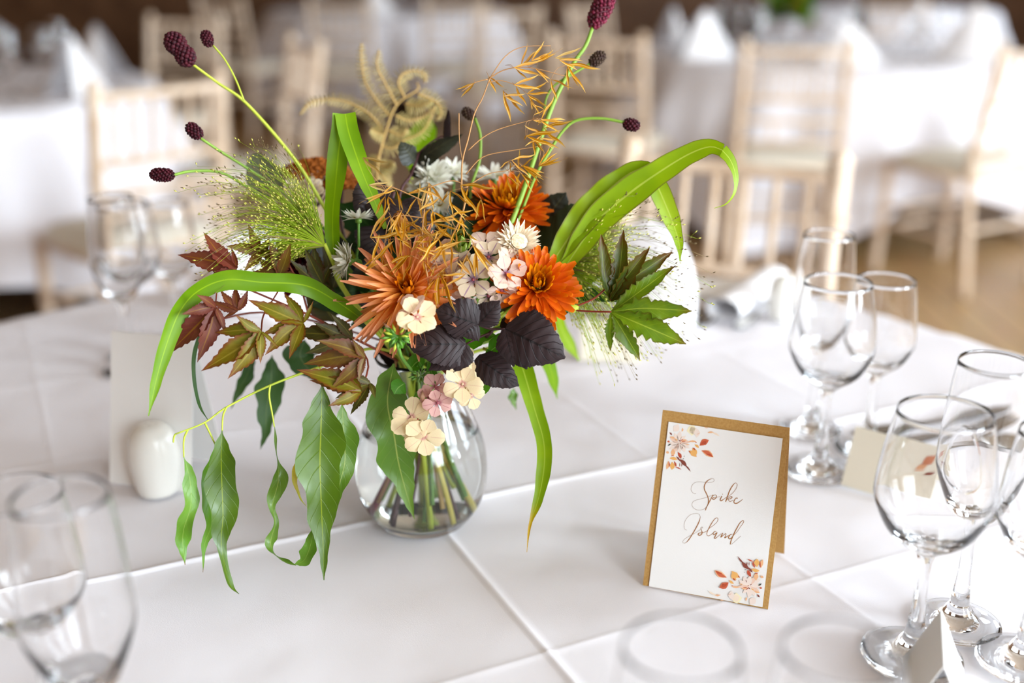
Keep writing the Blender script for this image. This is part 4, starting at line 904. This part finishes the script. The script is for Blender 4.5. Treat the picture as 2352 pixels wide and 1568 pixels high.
# ---------------------------------------------------------------- strawflower, daisies
sp_ = [petal('bract', P_straw, [.10, .15, .16, .12, .06, .008], cup=.3, bend=b, mm=3, n=8) for b in (.1, .25)]
t = bloom('strawflower', 'ivory strawflower with papery pointed bracts and a pale button centre')
c = W(1190, 558, .895); ax = CB(.25, .28, 1); to_vase([c - ax * .004, c - ax * .03], t, .0016, S_mid)
flower(t, c, ax, [(22, .004, .0155, -6, sp_, 6, -.001, 0), (22, .0045, .0145, 12, sp_, 6, 0, .5), (20, .005, .0120, 30, sp_, 6, .0005, .2), (18, .0052, .0090, 48, sp_, 5, .001, .5)], 8)
g = G(); x = ax.orthogonal().normalized(); y = ax.cross(x)
g.grid([[c + ax * (.0045 + .0022 * math.cos(q * 1.5)) + (x * math.cos(a) + y * math.sin(a)) * .0066 * q for a in (6.2832 * k / 20 for k in range(20))] for q in (i / 6 for i in range(7))], lambda i, j: (j / 20, i / 6), True); part('button_centre', g, M_creamdisc, t)
wp_ = [petal('white_petal', P_white, [.06, .11, .13, .13, .09, .02], cup=.3, bend=b, mm=2, n=7) for b in (-.1, .1, .3)]
def daisy(label, px, py, Z, ax, s, layers=2, seed=1, path=None, disc=True):
    t = bloom('white_daisy', label); c = W(px, py, Z); n = 18
    flower(t, c, ax, [(n, .0022 * s, .0125 * s, 4 + 16 * k, wp_, 8, .0005 * k, .37 * k) for k in range(layers)] + ([(10, .001, .007 * s, 60, wp_, 10, .002, 0)] if layers > 2 else []), seed)
    part('calyx', G().blob(c - ax * .0015, .0032 * s), L_green, t)
    if disc:
        g = G(); x = ax.orthogonal().normalized(); y = ax.cross(x)
        for k in range(24): q = .0035 * s * math.sqrt(k / 24); g.blob(c + ax * (.0018 - q * .3) + (x * math.cos(k * 2.4) + y * math.sin(k * 2.4)) * q, .0006)
        part('disc', g, M_yellowdisc, t, kind='stuff')
    to_vase([c - ax * .002] + [W(x, y, z) for x, y, z in (path or [(px, py + 60, Z + .02)])], t, .0011, S_mid)
daisy('double white daisy standing proud above the oats beside the fern', 992, 408, .985, CB(.3, .5, .75), 1.25, 4, 1)
daisy('white daisy tucked behind the thin oat stalk', 1040, 398, 1.0, CB(.35, .75, .5), 1.0, 3, 2)
daisy('white daisy with a yellow eye behind the upper orange chrysanthemum', 1136, 408, 1.02, CB(0, .9, .35), 1.35, 2, 3)
daisy('white daisy seen from the side on a bare green stalk', 823, 502, .925, CB(-.05, 1, .12), 1.0, 2, 4, [(824, 560, .93), (828, 620, .95)])
daisy('white daisy turned to its side above the dahlia', 800, 600, .91, CB(-.9, .15, .35), 1.15, 3, 5, [(826, 598, .925), (850, 640, .95)])
daisy('creamy white double daisy sunk behind the first proud one', 975, 440, 1.0, CB(-.2, .6, .7), 1.1, 4, 6)
daisy('small white daisy peeping out left of the upper chrysanthemum', 1010, 470, .97, CB(0, .4, .9), .9, 3, 7)

# ---------------------------------------------------------------- phlox
def phlox_petal(m): return [petal('phlox_petal', m, [.07, .13, .30, .43, .45, .30, .1], cup=c, bend=b, curl=-.3, notch=.06, mm=6, n=10) for c, b in ((.05, .1), (-.12, -.08), (.15, .2))]
PX = {'c': phlox_petal(P_phlox), 'p': phlox_petal(P_phloxp), 'v': phlox_petal(P_phloxv), 's': phlox_petal(P_phloxs)}
M_eye = mat('phlox_eye', '9a4f58', .6)
def phlox(t, px, py, Z, ax, R_, k, seed):
    c = W(px, py, Z); ax = V(ax).normalized(); f = thing('floret', None, None, tuple(c)); f.parent = t; f.location = c - ORG[t.name]; ORG[f.name] = c
    flower(f, c, ax, [(5, .0012, R_, 12, PX[k], 9, 0, rr(0, 1))], seed); part('tube', G().tube([c + ax * .0006, c - ax * .006, c - ax * .016], [.0012, .0011, .0014], 6, 6), M_eye if k != 'c' else P_phlox, f)
t = bloom('phlox_spray', 'upper spray of cream phlox with violet veins between dahlia and orange flower')
px_ = W(1110, 660, .90); to_vase([px_, px_ - V((0, 0, .03))], t, .0018, S_mid)
for a in ((1087, 642, .872, CB(-.1, .15, 1), .0155, 'v'), (1163, 628, .870, CB(.25, .2, .9), .0150, 'p'), (1178, 605, .884, CB(.5, .5, .7), .0145, 'p'), (1113, 562, .89, CB(.1, .6, .7), .0145, 'p'), (1122, 590, .882, CB(.05, .3, 1), .0145, 'v'), (1022, 588, .89, CB(-.3, .5, .8), .0140, 'p'), (1018, 610, .884, CB(-.3, 0, 1), .0135, 'v'), (1050, 602, .887, CB(.1, -.1, 1), .012, 'v'), (1024, 640, .886, CB(-.6, -.1, .8), .013, 'p'), (1068, 682, .876, CB(-.2, -.8, .6), .009, 'p'), (1122, 680, .876, CB(0, -.6, .8), .0085, 'v'), (1152, 668, .874, CB(.2, -.7, .7), .0115, 'p')): phlox(t, *a, int(a[0]))
for q, (x, y) in enumerate(((1075, 600), (1090, 590), (1098, 606), (1080, 618))): part('bud', G().spindle(W(x, y + 10, .89), W(x + 3, y - 14, .885), .002, 6), S_mid, t)
t = bloom('phlox_spray', 'single pale phlox flower lying over the dahlia with green buds below')
for a in ((958, 728, .845, CB(.35, .35, .9), .0150, 'c'), (945, 708, .85, CB(-.5, .6, .6), .0125, 'p')): phlox(t, *a, int(a[0]))
g0 = W(912, 772, .85)
for q in range(16):
    a = q * 2.4; d = (RT * math.cos(a) + UP * math.sin(a) * .8 - FW * .3).normalized(); e = g0 + d * (.004 + .005 * ((q * 5) % 7) / 7); part('bud', G().spindle(e - d * .003, e + d * .006, .0013, 5), S_mid if q % 3 else S_lime, t)
part('bud', G().spindle(W(905, 768, .85), W(878, 738, .85), .0016, 6), P_phlox, t)
for x, y, w in ((880, 765, .007), (926, 800, .009), (895, 800, .006), (942, 782, .006)): part('leaf', G().ribbon([g0, g0.lerp(W(x, y, .852), .5) - FW * .002, W(x, y, .855)], [.001, w * .5, w * .4, .0003], 10, 12, 4), L_green, t)
to_vase([g0, W(920, 815, .87), W(945, 850, .90)], t, .0014, S_mid)
t = bloom('phlox_spray', 'lower spray of buttery phlox hanging over the neck of the vase')
for a in ((1053, 826, .878, CB(.15, .25, 1), .0130, 'c'), (1062, 850, .882, CB(.3, -.1, 1), .0115, 'c'), (1062, 882, .874, CB(.1, .1, 1), .0150, 'c'), (1082, 908, .882, CB(.4, -.5, .8), .0110, 'c'), (1000, 888, .885, CB(-.2, .3, 1), .0110, 's'), (1005, 925, .88, CB(.15, -.3, 1), .0120, 's'), (985, 915, .886, CB(-.5, -.1, .9), .009, 's'), (945, 958, .885, CB(-.15, .2, 1), .0165, 'c'), (972, 1002, .882, CB(.2, -.25, 1), .0155, 'c'), (957, 990, .889, CB(-.2, -.5, .9), .0125, 'c')): phlox(t, *a, int(a[0]) + 1)
for x, y, x2, y2 in ((1060, 870, 1030, 850), (1000, 905, 1020, 870), (955, 970, 1000, 900), (972, 905, 985, 880)): part('flower_stalk', G().tube(pts([.892, .91], (x, y), (x2, y2)), .0008, 6, 5), S_red, t)
part('bud', G().spindle(W(972, 925, .885), W(970, 895, .885), .0022, 6), P_phlox, t)
for q in range(14):
    a = q * 2.4; d = (RT * math.cos(a) + UP * math.sin(a) - FW * .4).normalized(); e = W(965, 862, .90) + d * (.003 + .004 * ((q * 5) % 7) / 7); part('bud', G().spindle(e - d * .003, e + d * .004, .0011, 5), S_mid, t)
for a, w in ((((1000, 880), (990, 850), (985, 830)), .008), (((1090, 900), (1110, 885), (1095, 855)), .012), (((930, 880), (915, 890), (905, 905)), .014), (((1110, 850), (1128, 830), (1118, 800)), .012), (((1120, 810), (1165, 780), (1190, 785)), .014), (((1060, 800), (1100, 770), (1140, 770)), .016), (((940, 850), (960, 830), (972, 845)), .012), (((985, 920), (965, 905), (950, 912)), .007)):
    part('leaf', G().ribbon(pts(.897, *a), [.001, w * .5, w * .55, w * .35, .0003], 15, 14, 4, cup=.2), L_green, t)
to_vase([W(1030, 860, .905), W(1000, 830, .93)], t, .0016, S_red)
part('side_stem', G().tube(pts([.90, .92], (1090, 850), (1150, 822), (1110, 800)), .0014, 10, 6), S_lime, t)

# ---------------------------------------------------------------- dark ninebark leaves
def ninebark(t, base, tip, w, Z, m=L_black, roll=0, bend=.0, pn=6, prof=None, lobes=None):
    o, e = W(*base, Z), W(*tip, Z - .006); L = (e - o).length; g = G()
    P = [o, o.lerp(e, .35) - FW * bend * L, o.lerp(e, .7) - FW * bend * L * .8, e]
    g.ribbon(P, [v * w for v in (prof or [.25, .8, 1, .98, .86, .66, .42, .05])], roll, 40, 12, cup=-.18, serr=.05, sn=18, pleat=.04, pn=7, wave=L * .012, wn=2)
    for q in lobes or ():
        e2 = W(q[0], q[1], Z); L2 = (e2 - o).length; g.ribbon([o, o.lerp(e2, .5) - FW * L2 * .1, e2], [v * q[2] for v in (.3, .8, 1, .85, .5, .06)], roll, 24, 10, cup=-.2, serr=.06, sn=12, pleat=.06, pn=5)
    return part('leaf', g, m, t)
t = bloom('ninebark_sprig', 'sprig of near-black crinkled leaves under the orange chrysanthemum', 'branch')
ninebark(t, (1098, 745), (1000, 712), .0165, .868, roll=10, bend=.12, lobes=((1148, 690, .0115), (1060, 772, .012), (1040, 700, .012)))
ninebark(t, (1070, 790), (934, 790), .0165, .872, roll=-10, bend=.1, lobes=((985, 850, .011), (1040, 855, .011)))
ninebark(t, (1160, 755), (1298, 822), .0225, .868, roll=-8, bend=.12, lobes=((1210, 848, .013), (1180, 842, .011)))
ninebark(t, (1095, 820), (1192, 886), .0145, .893, L_black, 12, .1)
ninebark(t, (1150, 740), (1250, 760), .013, .89, L_black, 12, .1)
to_vase([W(1130, 760, .888), W(1080, 800, .92)], t, .0015, S_dark)
part('side_twig', G().tube(pts(.885, (1098, 745), (1125, 755), (1160, 755)), .0009, 8, 5), S_dark, t); part('side_twig', G().tube(pts(.89, (1070, 790), (1100, 775), (1130, 762)), .0009, 8, 5), S_dark, t)
t = bloom('ninebark_sprig', 'sprig of black leaves standing up behind the oats near the fern', 'branch')
ninebark(t, (955, 372), (1062, 308), .011, .985, L_blackg, 45, .15, 5); ninebark(t, (955, 370), (1000, 400), .014, .99, L_blackg, 30, .1); ninebark(t, (1025, 330), (1030, 250), .0035, .985, L_black, 20, .1); ninebark(t, (955, 370), (920, 325), .012, .98, L_blackg, -40, .1)
to_vase([W(962, 350, .985), W(945, 400, .975), W(920, 440, .965), W(920, 520, .96)], t, .0013, S_dark)
part('side_twig', G().tube(pts(.985, (962, 350), (985, 330), (1010, 315), (1035, 312)), .0008, 8, 5), S_dark, t)
t = bloom('ninebark_sprig', 'sprig of black drooping leaves behind the bronze bud', 'branch')
ninebark(t, (870, 440), (820, 495), .0165, .945, L_black, 10, .15); ninebark(t, (890, 450), (880, 520), .0175, .94, L_black, -10, .15); ninebark(t, (935, 455), (955, 510), .0145, .945, L_black, 5, .12); ninebark(t, (900, 445), (835, 445), .015, .955, L_black, -30, .1); ninebark(t, (870, 520), (855, 600), .018, .95, L_black, 10, .1); ninebark(t, (940, 470), (975, 560), .016, .95, L_black, 10, .1)
to_vase([W(905, 440, .95), W(900, 520, .955)], t, .0014, S_dark)

# ---------------------------------------------------------------- palmate leaves at the right
t = bloom('palmate_leaf_stem', 'stem with two ragged green palmate leaves browning at the tips', 'leaf')
PP = [.10, .30, .62, .92, 1, .95, .8, .62, .35, .03]
lobed(t, (1404, 716), [(1590, 714, -.012), (1576, 790, -.01), (1470, 826, 0), (1402, 806, .004, .8), (1545, 612, .0, .8), (1500, 650, .01, .7)], .868, L_palm, .15, .12, .5, prof=PP, cup=.3)
lobed(t, (1402, 690), [(1380, 538, .0), (1432, 528, .0), (1492, 568, -.01), (1544, 578, 0), (1552, 610, .006, .7)], .885, L_palm2, .115, .12, .5, prof=[.25, .5, .8, 1, 1, .9, .7, .4, .05], cup=.5)
part('petiole', G().tube(pts([.888, .868], (1316, 712), (1360, 715), (1405, 716)), .0008, 8, 5), S_red, t); part('petiole', G().tube(pts([.888, .885], (1316, 706), (1365, 685), (1402, 655), (1402, 690)), .0008, 12, 5), S_red, t)
part('node', G().blob(W(1314, 708, .888), .004, (1.5, 1, 1)), S_lime, t); to_vase([W(1316, 710, .888), W(1270, 715, .90), W(1180, 740, .93)], t, .0016, S_mid)
for a, w, m, Z in ((((1300, 720), (1330, 680), (1400, 680), (1470, 700)), .012, L_deepg, .93), (((1310, 690), (1350, 640), (1400, 620)), .012, L_deepg, .95)):
    part('leaf', G().ribbon(pts(Z, *a), [.001, w * .5, w * .6, w * .4, .0004], 40, 20, 4), m, t)
t = bloom('broad_leaf_stem', 'broad dark green leaf behind the strawflower and orange chrysanthemum', 'leaf')
ninebark(t, (1230, 590), (1420, 462), .026, .965, L_round, 15, .1, 5); ninebark(t, (1240, 520), (1300, 442), .016, .97, L_blackg, 10, .1, 5); ninebark(t, (1225, 560), (1262, 450), .014, .985, L_round, 10, .1, 5)
to_vase([W(1232, 590, .965), W(1180, 660, .96)], t, .0015, S_mid)

# ---------------------------------------------------------------- fern
t = bloom('dried_fern_frond', 'curled tan bracken frond rising at the back of the bouquet', 'fern')
ZF = 1.09
to_vase(pts([ZF, ZF, 1.04], (957, 190), (961, 205), (925, 228), (904, 253), (884, 310), (867, 381), (869, 440), (880, 520)), t, [.0008, .0012, .0015, .0018, .002], M_fernr, 'rachis')
FR = [((881, 299), (843, 258), (782, 230), (718, 233), (688, 264)), ((897, 269), (859, 223), (838, 187), (830, 136), (830, 98)), ((911, 241), (884, 190), (866, 151), (871, 113)), ((929, 223), (915, 190), (927, 169), (955, 162), (976, 172), (976, 192)), ((958, 215), (1001, 233), (1014, 259), (1001, 276)), ((930, 238), (961, 243), (994, 231)), ((907, 264), (935, 276), (973, 269), (994, 248)), ((892, 299), (922, 312), (935, 294)), ((874, 335), (902, 340), (930, 322), (973, 299), (1001, 243)), ((869, 355), (858, 380), (852, 410)), ((868, 375), (890, 385), (905, 372)), ((869, 400), (855, 425), (850, 445)), ((868, 395), (885, 415), (890, 435)), ((884, 310), (865, 305), (852, 297))]
for k, q in enumerate(FR):
    dzz = .012 * math.sin(k * 2.3); P = pts([ZF, ZF + dzz], *q); n = max(16, int(sum((b - a).length for a, b in zip(P, P[1:])) / .0033)); S = spline(P, n); g = G(); g.m = 1; g.tube(P, [.0011, .0009, .0005], n, 5); g.m = 0
    for i in range(1, n):
        tg = (S[i + 1] - S[i - 1]).normalized(); sd = tg.cross(FW).normalized(); ln = .0095 * (1 - (i / n) ** 2.5) ** .6 * rr(.8, 1.1)
        for s_ in (-1, 1):
            d = (sd * s_ + tg * .35 - FW * rr(-.5, .3)).normalized(); g.ribbon([S[i], S[i] + d * ln * .6, S[i] + d * ln - FW * -.001], [.0007, .0007, .0002], 20, 3, 1)
    part('pinna', g, [M_fern, M_fernr], t, kind=None)
t = bloom('green_leaf_stem', 'fresh green leaf glowing behind the curled fern', 'leaf')
part('leaf', G().ribbon(pts([1.12, 1.1], (945, 400), (955, 350), (975, 300), (985, 262)), [.001, .012, .016, .012, .001], 10, 20, 6), L_grass, t); to_vase(pts([1.12, 1.05], (945, 400), (940, 500)), t, .0012, S_lime)

# ---------------------------------------------------------------- rust flower head, grey leaf
t = bloom('rust_flower_head', 'flat rust-brown flower cluster behind the panic grass plume')
g = G(); R_ = random.Random(4); c0 = W(725, 400, 1.03)
for k in range(420):
    a = k * 2.4; q = math.sqrt(k / 420); p = c0 + RT * (.033 * q * math.cos(a)) + V((0, 1, 0)) * (.022 * q * math.sin(a)) + V((0, 0, 1)) * (.012 * (1 - q * q) + R_.uniform(-.002, .002)) + RT * 0
    g.blob(p, R_.uniform(.0016, .0028))
part('floret_cluster', g, M_rust, t, kind='stuff'); to_vase([c0, c0 - V((0, 0, .05))], t, .002, S_dark)
for k in range(7): part('floret_stalk', G().tube([c0 - V((0, 0, .03)), c0 + RT * rr(-.024, .024) + V((0, rr(-.015, .015), -.002))], .0008, 4, 5), S_dark, t)
t = bloom('rust_flower_head', 'second smaller rust-brown cluster tucked behind the folded grass blade')
g = G(); c0 = W(785, 425, 1.02)
for k in range(200):
    a = k * 2.4; q = math.sqrt(k / 200); g.blob(c0 + RT * (.018 * q * math.cos(a)) + V((0, .016 * q * math.sin(a), .008 * (1 - q * q) + R_.uniform(-.002, .002))), R_.uniform(.0015, .0026))
part('floret_cluster', g, M_rust, t, kind='stuff'); to_vase([c0, c0 - V((0, 0, .05))], t, .0018, S_dark)
t = bloom('grey_leaf_stem', 'dull grey-green rounded leaf behind the panic grass plume', 'leaf')
part('leaf', G().ribbon(pts([.99, .97], (640, 450), (612, 410), (596, 375), (590, 352)), [.006, .015, .0165, .012, .004], 15, 20, 6, cup=.2), L_grey, t); to_vase(pts([.99, .98], (640, 450), (730, 560)), t, .0013, S_mid)
t = bloom('white_seed_sprig', 'pale faded flower cluster behind the panic grass')
for k in range(6):
    c = W(712 + 12 * math.cos(k * 2.4), 440 + 14 * math.sin(k * 2.4), .985); flower(t, c, CB(rr(-.5, .5), rr(0, .8), 1), [(5, .001, .008, 20, PX['v'], 10, 0, k * .3)], k)
to_vase([W(712, 450, .985), W(740, 520, .98)], t, .0012, S_mid)

# ---------------------------------------------------------------- golden oats
def husk_mesh(nm, m, op, awn):
    """one oat spikelet along +Y: two boat-shaped glumes and fine awns"""
    g = G()
    for s in (-1, 1): g.ribbon([V((0, 0, 0)), V((s * .10 * op, .35, .02 * s)), V((s * .14 * op, .7, 0)), V((s * .20 * op, 1, 0))], [.010, .048, .062, .040, .003], 30 * s, 10, 4, cup=.9, ref=(0, 0, 1))
    if awn: g.tube([V((0, .5, 0)), V((.05, 1.05, .02)), V((.02, 1.35, .08))], [.006, .004], 4, 3)
    return g.mesh(nm, m)
OAT = [husk_mesh('oat_husk', P_oat, o, a) for o, a in ((.5, 1), (1.3, 0), (2.4, 0))] + [husk_mesh('oat_husk', P_oatp, 1.2, 1)]
def oats(label, husks, stalks, Z, seed, wires):
    t = bloom('oat_spray', label, 'grass'); R_ = random.Random(seed)
    to_vase(pts(Z, *stalks[0]), t, [.0005, .0008, .001, .0012], S_straw, 'stalk')
    for s in stalks[1:]: part('side_stalk', G().tube(pts(Z, *s), [.0006, .0003], 14, 4), S_straw, t)
    for x0, y0, x1, y1, *v in husks:
        z = Z + R_.uniform(-.02, .012); a, b = W(x0, y0, z), W(x1, y1, z + R_.uniform(-.012, .012)); d = b - a
        placed('oat_husk', OAT[v[0] if v else R_.randrange(3)], frame(a, d, (CAM - a).normalized() + RT * R_.uniform(-.8, .8), d.length * 1.0), t)
        if wires:
            q = min(wires, key=lambda w: (w[0] - x0) ** 2 + (w[1] - y0) ** 2); m_ = ((q[0] + x0) / 2 + R_.uniform(-12, 12), (q[1] + y0) / 2 - R_.uniform(0, 14))
            part('husk_stalk', G().tube([W(q[0], q[1], Z), W(m_[0], m_[1], z), a], .00016, 6, 3), S_straw, t)
up_h = [(1090, 190, 1052, 215), (1122, 175, 1150, 208), (1155, 208, 1190, 272), (1157, 220, 1205, 230), (1196, 152, 1222, 108), (1220, 140, 1258, 108), (1228, 145, 1275, 118), (1180, 155, 1245, 156, 1), (1185, 158, 1218, 175), (1230, 158, 1262, 186), (1180, 195, 1240, 188, 1), (1185, 197, 1222, 222), (1210, 215, 1262, 200), (1212, 218, 1235, 230), (1215, 220, 1250, 255), (1218, 230, 1222, 252), (1275, 133, 1338, 124, 3), (1285, 138, 1330, 148), (1302, 148, 1362, 186), (1303, 152, 1318, 204), (1265, 182, 1298, 218), (1245, 275, 1232, 285), (1222, 275, 1245, 280), (1240, 276, 1290, 292), (1250, 252, 1225, 252), (1243, 274, 1286, 247), (1210, 310, 1205, 322, 0), (1208, 312, 1288, 320), (1250, 295, 1308, 308), (1245, 310, 1205, 312), (1240, 318, 1275, 332), (1226, 322, 1240, 355), (1170, 370, 1160, 392), (1175, 368, 1225, 382), (1192, 385, 1210, 352), (1200, 380, 1248, 402), (1200, 382, 1245, 417), (1195, 395, 1205, 440), (1200, 400, 1225, 420), (1237, 380, 1272, 343), (1238, 382, 1288, 366), (1180, 400, 1195, 425), (1165, 405, 1185, 435)]
oats('airy spray of golden oat husks rising high beside the tallest burnet', up_h, [((1125, 180), (1108, 225), (1090, 260), (1075, 320), (1062, 370), (1060, 430), (1058, 500)), ((1125, 180), (1160, 130), (1200, 108), (1265, 105)), ((1054, 260), (1055, 320), (1061, 365)), ((1075, 345), (1110, 315), (1150, 295), (1222, 275)), ((1070, 400), (1110, 360), (1180, 345), (1245, 335)), ((1070, 430), (1120, 400), (1165, 392)), ((1120, 182), (1090, 190), (1060, 210)), ((1120, 182), (1160, 160), (1215, 155), (1300, 175)), ((1120, 190), (1150, 185), (1185, 195))], .905, 3, [(1125, 180), (1160, 150), (1215, 155), (1185, 195), (1155, 208), (1222, 275), (1150, 295), (1245, 335), (1165, 392), (1265, 105), (1300, 150), (1090, 192)])
R2 = random.Random(21); low_h = [(833, 362, 885, 388, 3), (846, 425, 895, 430, 3), (890, 440, 840, 462), (880, 445, 905, 430), (885, 450, 872, 500), (892, 452, 902, 478), (912, 440, 922, 485), (985, 420, 1010, 475), (1015, 465, 1032, 440), (1034, 438, 1062, 485), (1058, 425, 1120, 465), (1075, 430, 1066, 460), (850, 545, 915, 500), (855, 600, 888, 545), (892, 545, 905, 585), (876, 580, 852, 625), (880, 590, 900, 640), (840, 620, 868, 600)]
for k in range(48):
    a = R2.gauss(0, 1); b = R2.gauss(0, 1); x, y = 985 + 52 * a, 545 + 52 * b
    if 850 < x < 1120 and 430 < y < 690:
        q = R2.uniform(0, 6.283); l = R2.uniform(40, 62); low_h.append((x, y, x + l * math.cos(q) * 1.0, y + l * abs(math.sin(q)) * (1 if R2.random() < .7 else -1)))
low_h += [(1010, 625, 1025, 722), (1002, 640, 978, 705), (1085, 560, 1130, 620), (1093, 575, 1095, 635), (1060, 500, 1058, 540), (960, 470, 975, 420, 3), (968, 480, 985, 440, 3)]
oats('dense tangle of golden oat husks lying over the dahlia and bronze bud', low_h, [((985, 430), (975, 480), (970, 540), (975, 600), (985, 660)), ((985, 430), (1040, 415), (1075, 430)), ((970, 460), (900, 430), (850, 425)), ((975, 500), (900, 500), (880, 580)), ((975, 520), (1040, 500), (1090, 560)), ((980, 560), (1000, 600), (1010, 630))], .872, 4, [(985, 430), (1075, 430), (890, 440), (900, 500), (880, 580), (1040, 500), (1090, 560), (1010, 630), (975, 480), (970, 540), (975, 600)])

# ---------------------------------------------------------------- inner foliage that closes the heart of the bouquet
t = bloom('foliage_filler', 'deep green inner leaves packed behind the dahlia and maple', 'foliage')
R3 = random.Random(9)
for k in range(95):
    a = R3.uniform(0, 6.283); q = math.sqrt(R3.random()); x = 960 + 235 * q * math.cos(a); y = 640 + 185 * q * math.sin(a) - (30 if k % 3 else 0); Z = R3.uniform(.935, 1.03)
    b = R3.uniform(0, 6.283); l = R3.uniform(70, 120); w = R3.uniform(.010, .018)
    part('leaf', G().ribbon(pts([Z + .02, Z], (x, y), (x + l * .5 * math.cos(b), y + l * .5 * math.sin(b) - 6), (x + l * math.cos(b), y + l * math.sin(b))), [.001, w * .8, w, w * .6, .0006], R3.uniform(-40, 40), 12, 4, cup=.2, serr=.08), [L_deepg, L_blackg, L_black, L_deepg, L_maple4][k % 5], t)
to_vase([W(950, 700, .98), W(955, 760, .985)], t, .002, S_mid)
for k in range(7):
    part('stem', G().tube([W(960 + 14 * (k - 3), 840, .99), VC + V((.012 * math.cos(k * 2.4), .012 * math.sin(k * 2.4), .14)), VC + V((-.034 * math.cos(k * 2.4), -.034 * math.sin(k * 2.4), .014))], .0022, 12, 7), [S_maroon, S_pale, S_lime, S_dark, S_pale, S_red, S_lime][k], t)
t = bloom('dark_dahlia', 'deep wine-red bloom half hidden behind the maple leaves')
P_wine = leafmat('wine_petal', '5a1026', '6c142e', None, .5, .2, veins=0, var=.15); wpt = petal('wine_petal', P_wine, [.08, .16, .2, .18, .05], cup=.5, bend=.2, mm=3, n=7)
c = W(690, 610, .965); ax = CB(-.3, .2, 1); flower(t, c, ax, [(12, .003, .028, 0, wpt, 7, 0, 0), (12, .003, .025, 25, wpt, 7, .001, .5), (9, .002, .018, 50, wpt, 7, .002, .2)], 4); to_vase([c - ax * .004, c - ax * .03 + RT * .02], t, .0018, S_maroon)

# ---------------------------------------------------------------- centrepiece and bottles on the background table
t = thing('background_bouquet', 'green leafy bouquet in a glass vase on the table beyond', 'bouquet', (1.32, 5.6, bz))
part('vase_body', G().lathe([(0, 0), (.05, .002), (.06, .05), (.045, .12), (.04, .16), (.038, .16), (.043, .12), (.057, .05), (.047, .006), (0, .005)], 24, V((1.32, 5.6, bz))), M_glass, t)
for k in range(60):
    a = R3.uniform(0, 6.283); el = R3.uniform(-.3, 1.4); d = V((math.cos(a) * math.cos(el), math.sin(a) * math.cos(el), math.sin(el))); o = V((1.32, 5.6, bz + .17)); e = o + d * R3.uniform(.12, .25)
    part('leaf', G().ribbon([o + d * .03, o.lerp(e, .6) + V((0, 0, .02)), e], [.004, .025, .03, .015, .001], R3.uniform(-60, 60), 8, 2), [L_green, L_deepg, L_euc, L_maple2][k % 4], t)
for x, y in ((1.0, 5.42), (1.08, 5.3), (1.62, 5.45)):
    o = part('sauce_bottle', G().lathe(fine([(0, 0), (.03, .0), (.033, .01), (.033, .14), (.026, .17), (.013, .2), (.013, .25), (0, .251)], 3), 20, V((x, y, bz))), mat('dark_bottle_glass', '3a2a1c', .1, .6)); tag(o, 'small dark bottle beside the green centrepiece bouquet', 'bottle', 'dark bottles by the centrepiece')
